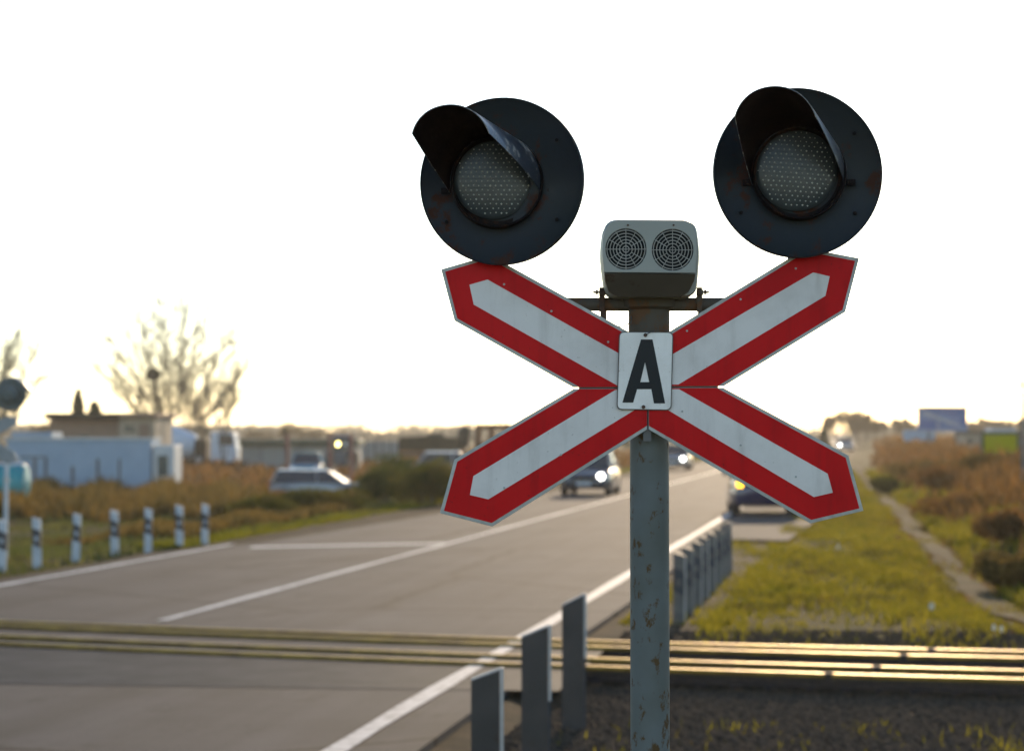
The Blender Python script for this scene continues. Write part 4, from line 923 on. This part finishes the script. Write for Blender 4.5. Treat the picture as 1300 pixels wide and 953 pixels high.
# flatbed truck with an upright crane
Y = 134; k = Y/F; zz = lambda py: W(0, py, Y).z; th = thing('flatbed_truck', 'brown flatbed truck with crane and rusty open cab behind the olive bushes', 'truck', base(565, Y))
MB().prism([(mx(506), zz(572)), (mx(584), zz(574)), (mx(584), zz(556)), (mx(540), zz(553)), (mx(507), zz(555))], Y, Y+2.2).build('load_bed', M['brownm'], th, bevel=.04)
MB().prism([(mx(541), zz(555)), (mx(565), zz(556)), (mx(563), zz(549.5)), (mx(543), zz(550))], Y+.4, Y+1.8).build('load', M['truckdark'], th, bevel=.05)
mb = MB(); mb.tube((mx(584), Y+1, zz(572)), (mx(585), Y+1, zz(545)), .26, .2, 8); mb.tube((mx(585), Y+1, zz(546)), (mx(593), Y+1, zz(542)), .2, .2, 8); mb.tube((mx(593), Y+1, zz(542)), (mx(590), Y+1, zz(568)), .22, .18, 8); mb.build('crane', M['truckdark'], th)
BX(505, 574, 640, 579, Y+.3, 1.6).build('chassis', M['truckdark'], th)
mb = MB()
for a_, b_, c_, d_ in ((603, 544, 611, 574), (620, 543, 628, 574), (640, 543, 648, 574), (603, 538, 648, 545), (603, 560, 648, 574)): BX(a_, b_, c_, d_, Y+.1, 2.0, 0, mb)
mb.build('cab', M['orangem'], th, bevel=.04)
for px in (520, 545, 628): wheel(th, mx(px), Y+.2, YZ+.48, .48)
# teal tank beside the far signal
Y = 75; a, b = W(-60, 611, Y), W(30, 611, Y); th = thing('teal_tank', 'teal cylindrical tank with pale top behind the far crossing signal', 'tank', (a.x, Y, -.3))
r_ = 25/F*Y; zc = W(0, 613, Y).z
MB().lathe([(0, 0), (r_*.8, .0), (r_, .08), (r_, b.x-a.x-.0), (r_*.85, b.x-a.x+.12), (0, b.x-a.x+.2)], 32, Matrix.Translation((a.x, Y, zc)) @ Matrix.Rotation(R(90), 4, 'Y')).build('tank_body', M['teal'], th, auto=35)
mb = MB(); vs = []; 
for i in range(13):
    t = R(62)+R(56)*i/12
    for xx in (a.x, b.x+.02): vs.append((xx, Y-math.cos(t)*(r_+.02), zc+math.sin(t)*(r_+.02)))
mb.add(vs, [(2*i, 2*i+1, 2*i+3, 2*i+2) for i in range(12)]).build('pale_cover', M['tealtop'], th, auto=60)
mb = MB()
for px in (-40, 12): q = W(px, 600, Y); mb.box((q.x-.08, Y-.25, -.6), (q.x+.08, Y+.25, zc-r_*.6))
mb.build('cradle', M['concrete'], th)
# far crossing signal, seen from behind
Y = 28; k = Y/F; xx = lambda px: (px-650)*k; zz = lambda py: W(0, py, Y).z
th = thing('railway_crossing_signal', 'blurred grey crossing signal seen from behind at the left edge', 'crossing signal', (xx(-22), Y, 0))
MB().tube((xx(-22), Y, -.3), (xx(-22), Y, zz(500)), .055, n=16).build('pole', M['pole'], th)
MB().tube((xx(-60), Y, zz(533)), (xx(18), Y, zz(533)), .016, n=10).build('crossbar', M['polecap'], th)
for cx in (14, -60):
    dk = MB().lathe([(0, -.03), (.12, -.03), (.205, -.01), (.212, 0), (.205, .01), (0, .01)], 40, Matrix.Translation((xx(cx), Y-.05, zz(501))) @ Matrix.Rotation(R(90), 4, 'X')).build('signal_lamp', M['pole'], th, auto=40)
    MB().lathe([(.11, 0), (.11, .1), (.08, .13), (0, .135)], 24, Matrix.Translation((xx(cx), Y-.05, zz(501))) @ Matrix.Rotation(R(90), 4, 'X')).build('lamp_housing', M['pole'], dk, auto=40)
    MB().prism([(xx(cx-14), zz(481)), (xx(cx+2), zz(478)), (xx(cx+14), zz(484)), (xx(cx+24), zz(496)), (xx(cx+18), zz(498)), (xx(cx), zz(486))], Y+.02, Y+.2).build('visor', M['visor'], dk, bevel=.01)
for pts in ([(-22, 540), (12, 528), (24, 530), (23, 539), (-22, 562)], [(-22, 549), (2, 562), (20, 574), (26, 586), (12, 589), (-22, 572)], [(-22, 540), (-56, 528), (-68, 530), (-67, 539), (-22, 562)], [(-22, 549), (-46, 562), (-64, 574), (-70, 586), (-56, 589), (-22, 572)]):
    dy = -.06 if pts[0][1] == 540 else -.07
    MB().prism([(xx(p[0]), zz(p[1])) for p in pts], Y+dy, Y+dy+.005).build('cross_board', M['board_back'], th)
q = xx(8)
q = W(8, 547, 38).x; th = thing('marker_post', 'pale thin post in front of the teal tank at the left edge', 'marker post', (q, 38, -.5)); MB().box((q-.035, 38, -.6), (q+.035, 38.06, W(0, 588, 38).z)).build('shaft', M['postwhite'], th, bevel=.005); MB().box((q-.037, 37.998, W(0, 612, 38).z), (q+.037, 38.063, W(0, 606, 38).z)).build('band', M['postedge'], th)
# ------------------------------------------------------------------ poles
def lamp_post(px, top, Y, lab, r_=.09, arm=0, z0=-.3):
    a = W(px, 547, Y); zt = W(px, top, Y).z; th = thing('street_lamp' if arm else 'utility_pole', lab, 'street lamp' if arm else 'pole', (a.x, Y, z0), None)
    MB().tube((a.x, Y, z0), (a.x, Y, zt), r_, r_*.6, 8).build('pole', M['steelgrey'], th)
    if arm: MB().tube((a.x, Y, zt), (a.x+arm, Y, zt+.3), r_*.5, r_*.4, 6).build('arm', M['steelgrey'], th); MB().box((a.x+arm-.1, Y-.15, zt+.22), (a.x+arm+.6*(1 if arm > 0 else -1), Y+.15, zt+.36)).build('lamp_head', M['steelgrey'], th)
    else: MB().tube((a.x-.5, Y, zt-.4), (a.x+.5, Y, zt-.4), r_*.4, n=6).build('crossarm', M['steelgrey'], th)
lamp_post(480, 515, 260, 'thin faint pole left of the flatbed truck'); lamp_post(665, 464, 260, 'thin pole in the gap between the left sign arms', .12)
lamp_post(282, 462, 156, 'thin pole right of the large bare tree', .07)
lamp_post(1299, 470, 60, 'dark pole at the right edge beside the lime banner', .07, z0=.6)
# ------------------------------------------------------------------ right background
Y = 150; th = thing('billboard', 'large blue billboard on two legs above the brown bank', 'billboard', (W(1196, 547, Y).x, Y, 0))
pn = BX(1165.5, 517, 1228, 546.5, Y, .25).build('panel', M['bb_blue'], th, bevel=.02)
BX(1164.5, 516, 1229, 517.6, Y-.05, .35).build('top_rail', M['steelgrey'], th); BX(1164.5, 545.6, 1229, 548.0, Y-.05, .35).build('bottom_rail', M['bb_pale'], th)
MB().prism([(W(1168, 521, Y).x, W(0, 524, Y).z), (W(1175, 521, Y).x, W(0, 521, Y).z), (W(1220, 540, Y).x, W(0, 540, Y).z), (W(1214, 541, Y).x, W(0, 542, Y).z)], Y-.02, Y+.01).build('pale_streak', M['bb_pale'], pn)
BX(1189.5, 529, 1192, 544, Y-.035, .02).build('pale_streak', M['bb_pale'], pn)
for px in (1180, 1214): q = W(px, 547, Y); MB().tube((q.x, Y+.15, 0), (q.x, Y+.15, q.z+.3), .10, n=8).build('leg', M['steelgrey'], th)
Y = 170; th = thing('signboard', 'low blue grey signboard beside the blue billboard', 'sign', (W(1165, 547, Y).x, Y, 0)); BX(1147, 545.5, 1187, 560, Y, .2).build('panel', M['blue_wall'], th)
for px in (1152, 1182): q = W(px, 558, Y); MB().tube((q.x, Y+.25, 0), (q.x, Y+.25, q.z), .07, n=8).build('leg', M['steelgrey'], th)
Y = 125; th = thing('kiosk', 'pale beige kiosk between the billboard and the lime banner', 'kiosk', (W(1234, 547, Y).x, Y, 0)); BX(1222, 550, 1246, 590, Y, 1.5).build('wall', M['beige2'], th); BX(1220.5, 547.5, 1247.5, 550, Y-.15, 1.8).build('roof', M['concrete'], th)
BX(1228, 556, 1234, 563, Y-.02, .05).build('window', M['winp'], th)
Y = 90; th = thing('banner_frame', 'lime green banner in a dark frame at the right edge', 'banner', (W(1270, 547, Y).x, Y, .6)); BX(1249, 551, 1292, 575, Y, .05).build('banner', M['lime'], th)
for r_ in ((1246.5, 548, 1293.5, 550.8), (1246.5, 575.2, 1293.5, 577.5), (1246.2, 548, 1248.8, 600), (1292.2, 546, 1295.6, 600)): BX(*r_, Y-.06, .12).build('frame_bar', M['greenf'], th)
Y = 130; th = thing('parked_van', 'white van roof showing above the lime banner', 'van', (W(1272, 547, Y).x, Y, .3))
MB().prism([(W(1252, 0, Y).x, .4), (W(1292, 0, Y).x, .4), (W(1292, 0, Y).x, 1.5), (W(1286, 0, Y).x, 2.35), (W(1254, 0, Y).x, 2.38), (W(1252, 0, Y).x, 2.2)], Y, Y+1.7).build('body', M['carwhite'], th, bevel=.06)
BX(1280, 548.5, 1286, 556, Y-.02, .05).build('window', M['glass'], th)
for px in (1259, 1284): wheel(th, W(px, 0, Y).x, Y+.15, .75, .33, .2)
# spruce and bare groves on the right
Y = 210; x = W(1046, 547, Y).x; th = thing('spruce', 'small dark spruce above the lower right sign arm', 'tree', (x, Y, 0)); hh = W(1046, 533, Y).z
cs = []
for t in np.linspace(.12, .97, 18):
    r_ = .95*(1-t)+.04
    for j in range(5): an = random.uniform(0, 6.28); cs.append((r_*.5*math.cos(an), r_*.5*math.sin(an), hh*t-.05, r_*.6, r_*.6, .12))
v, f = cloud(4200, cs, .09); local(npmesh('crown', v, f, M['evergreen'], parent=th)); local(MB().tube((0, 0, -.1), (0, 0, hh*.95), .11, .03, 8).build('trunk', M['bark'], th))
random.seed(11)
for i, (px, Y, hh, lab) in enumerate(((1072, 300, 1.5, 'hazy bare tree right of the dark spruce'), (1088, 305, 1.6, 'rounded hazy tree, largest above the far road end'), (1100, 300, 1.2, 'hazy tree right of the rounded hazy tree'), (1135, 340, 1.35, 'hazy tree left of the blue billboard'), (1152, 345, 1.1, 'hazy low tree just left of the billboard'), (1240, 330, 1.3, 'hazy tree right of the billboard'), (1262, 330, 1.2, 'hazy tree above the lime banner'), (1288, 330, 1.3, 'hazy tree at the right edge behind the pole'))):
    bare_tree(lab, W(px, 547, Y).x, Y, 0, [(0, 0, hh, .12), (.6, .35, hh, .1), (-.6, -.35, hh, .1)], 4, 2600, spread=.55, leafsize=.17, group='hazy trees behind the right bank')
cs = []
for i in range(520):
    Y = random.uniform(430, 620); px = random.uniform(-500, 1900); x = (px-650)/F*Y
    if abs(x-RX(-7.5, Y)) < 6: continue
    hh = random.uniform(.8, 1.9)*(1.35 if (px > 1040 or px < 330) else 1); cs.append((x, Y, hh*.6, random.uniform(3, 6), random.uniform(2, 5), hh))
for i in range(220):
    Y = random.uniform(720, 950); x = (random.uniform(-300, 1800)-650)/F*Y; cs.append((x, Y, 2.4, random.uniform(5, 9), 5, random.uniform(1.6, 3.2)))
v, f = cloud(90000, cs, .5); v[:, 2] = np.maximum(v[:, 2], -.05); o = npmesh('far_woods', v, f, M['far']); tag(o, 'hazy line of scrub and trees along the horizon', kind='stuff')
# dark roadside trees where the road meets the horizon
for i, (px, Y, hh, lab) in enumerate(((792, 330, 2.0, 'dark bush beside the far road left of the pole'), (690, 250, 1.5, 'olive bush far down the road above the dark hatchback'), (640, 210, 1.4, 'olive bush in the gap beside the lower left sign arm'), (905, 380, 2.1, 'grey bush where the road meets the horizon'))):
    x = W(px, 547, Y).x; bush(lab, x, Y, float(hgt(x-DX*Y, Y)), 6, 3, hh, M['bushg'], 2600, .14, 'bushes far along the road', 7)
# ------------------------------------------------------------------ small things
for i, (px, py, s_, lab) in enumerate(((1182, 768, .055, 'small white scrap of paper upright in the grass right of the pole'), (1262, 800, .035, 'tiny pale scrap in the gravel near the right edge'), (1271, 801, .035, 'tiny pale scrap beside the other scrap near the right edge'), (1064, 697, .04, 'small pale scrap in the grass below the sign arm'))):
    g = G(px, py, 0); u = g.x-DX*g.y; z = float(hgt(u, g.y)); mb = MB(); vs = []
    for j in range(7): t = 2*math.pi*j/7; r_ = s_*random.uniform(.7, 1.1); vs.append((g.x+r_*.75*math.cos(t), g.y+.01*math.cos(3*t), z+.10+r_*1.2*math.sin(t)))
    vs += [(p[0]+.004, p[1]+.006, p[2]) for p in vs]
    mb.add(vs, [tuple(range(7)), tuple(range(7, 14))[::-1]]+[(j, 7+j, 7+(j+1) % 7, (j+1) % 7) for j in range(7)]); o = mb.build('paper_scrap', M['litter']); tag(o, lab, 'litter', 'pale scraps in the grass')
# stones of the ballast, uncountable
n = 62000; Yb = rng.uniform(13.5, 24.8, n); ub = rng.uniform(-2.75, 4.5, n); keep = rng.uniform(0, 1, n) < np.where(Yb < 23.6, 1, .4); Yb = Yb[keep]; ub = ub[keep]; n = len(Yb)
P = np.stack([ub+DX*Yb, Yb, hgt(ub, Yb)+.004], 1); s_ = rng.uniform(.012, .042, n)[:, None, None]
octa = np.array([(1, 0, 0), (0, 1, 0), (-1, 0, 0), (0, -1, 0), (0, 0, .7), (0, 0, -.7)], float)
v = P[:, None, :]+octa[None]*s_*rng.uniform(.6, 1.3, (n, 6, 1)); v = v.reshape(-1, 3); b = np.arange(n)[:, None]*6
f = np.concatenate([b+np.array([t]) for t in ((0, 1, 4), (1, 2, 4), (2, 3, 4), (3, 0, 4), (1, 0, 5), (2, 1, 5), (3, 2, 5), (0, 3, 5))], 0)
tag(npmesh('ballast_stones', v, f, M['stone']), 'loose stones along the track bed', kind='stuff')
# ------------------------------------------------------------------ haze
hm = bpy.data.materials.new('haze_air'); hm.use_nodes = True; N = hm.node_tree.nodes; N.remove(N['Principled BSDF'])
pv = N.new('ShaderNodeVolumePrincipled'); pv.inputs['Color'].default_value = (1, .97, .92, 1); pv.inputs['Density'].default_value = .00022; pv.inputs['Anisotropy'].default_value = .55
hm.node_tree.links.new(pv.outputs[0], N['Material Output'].inputs['Volume'])
hz = MB().box((-1700, -80, -2.0), (1900, 3050, 16)).build('haze', hm); tag(hz, 'thin warm haze over the whole scene', kind='stuff')
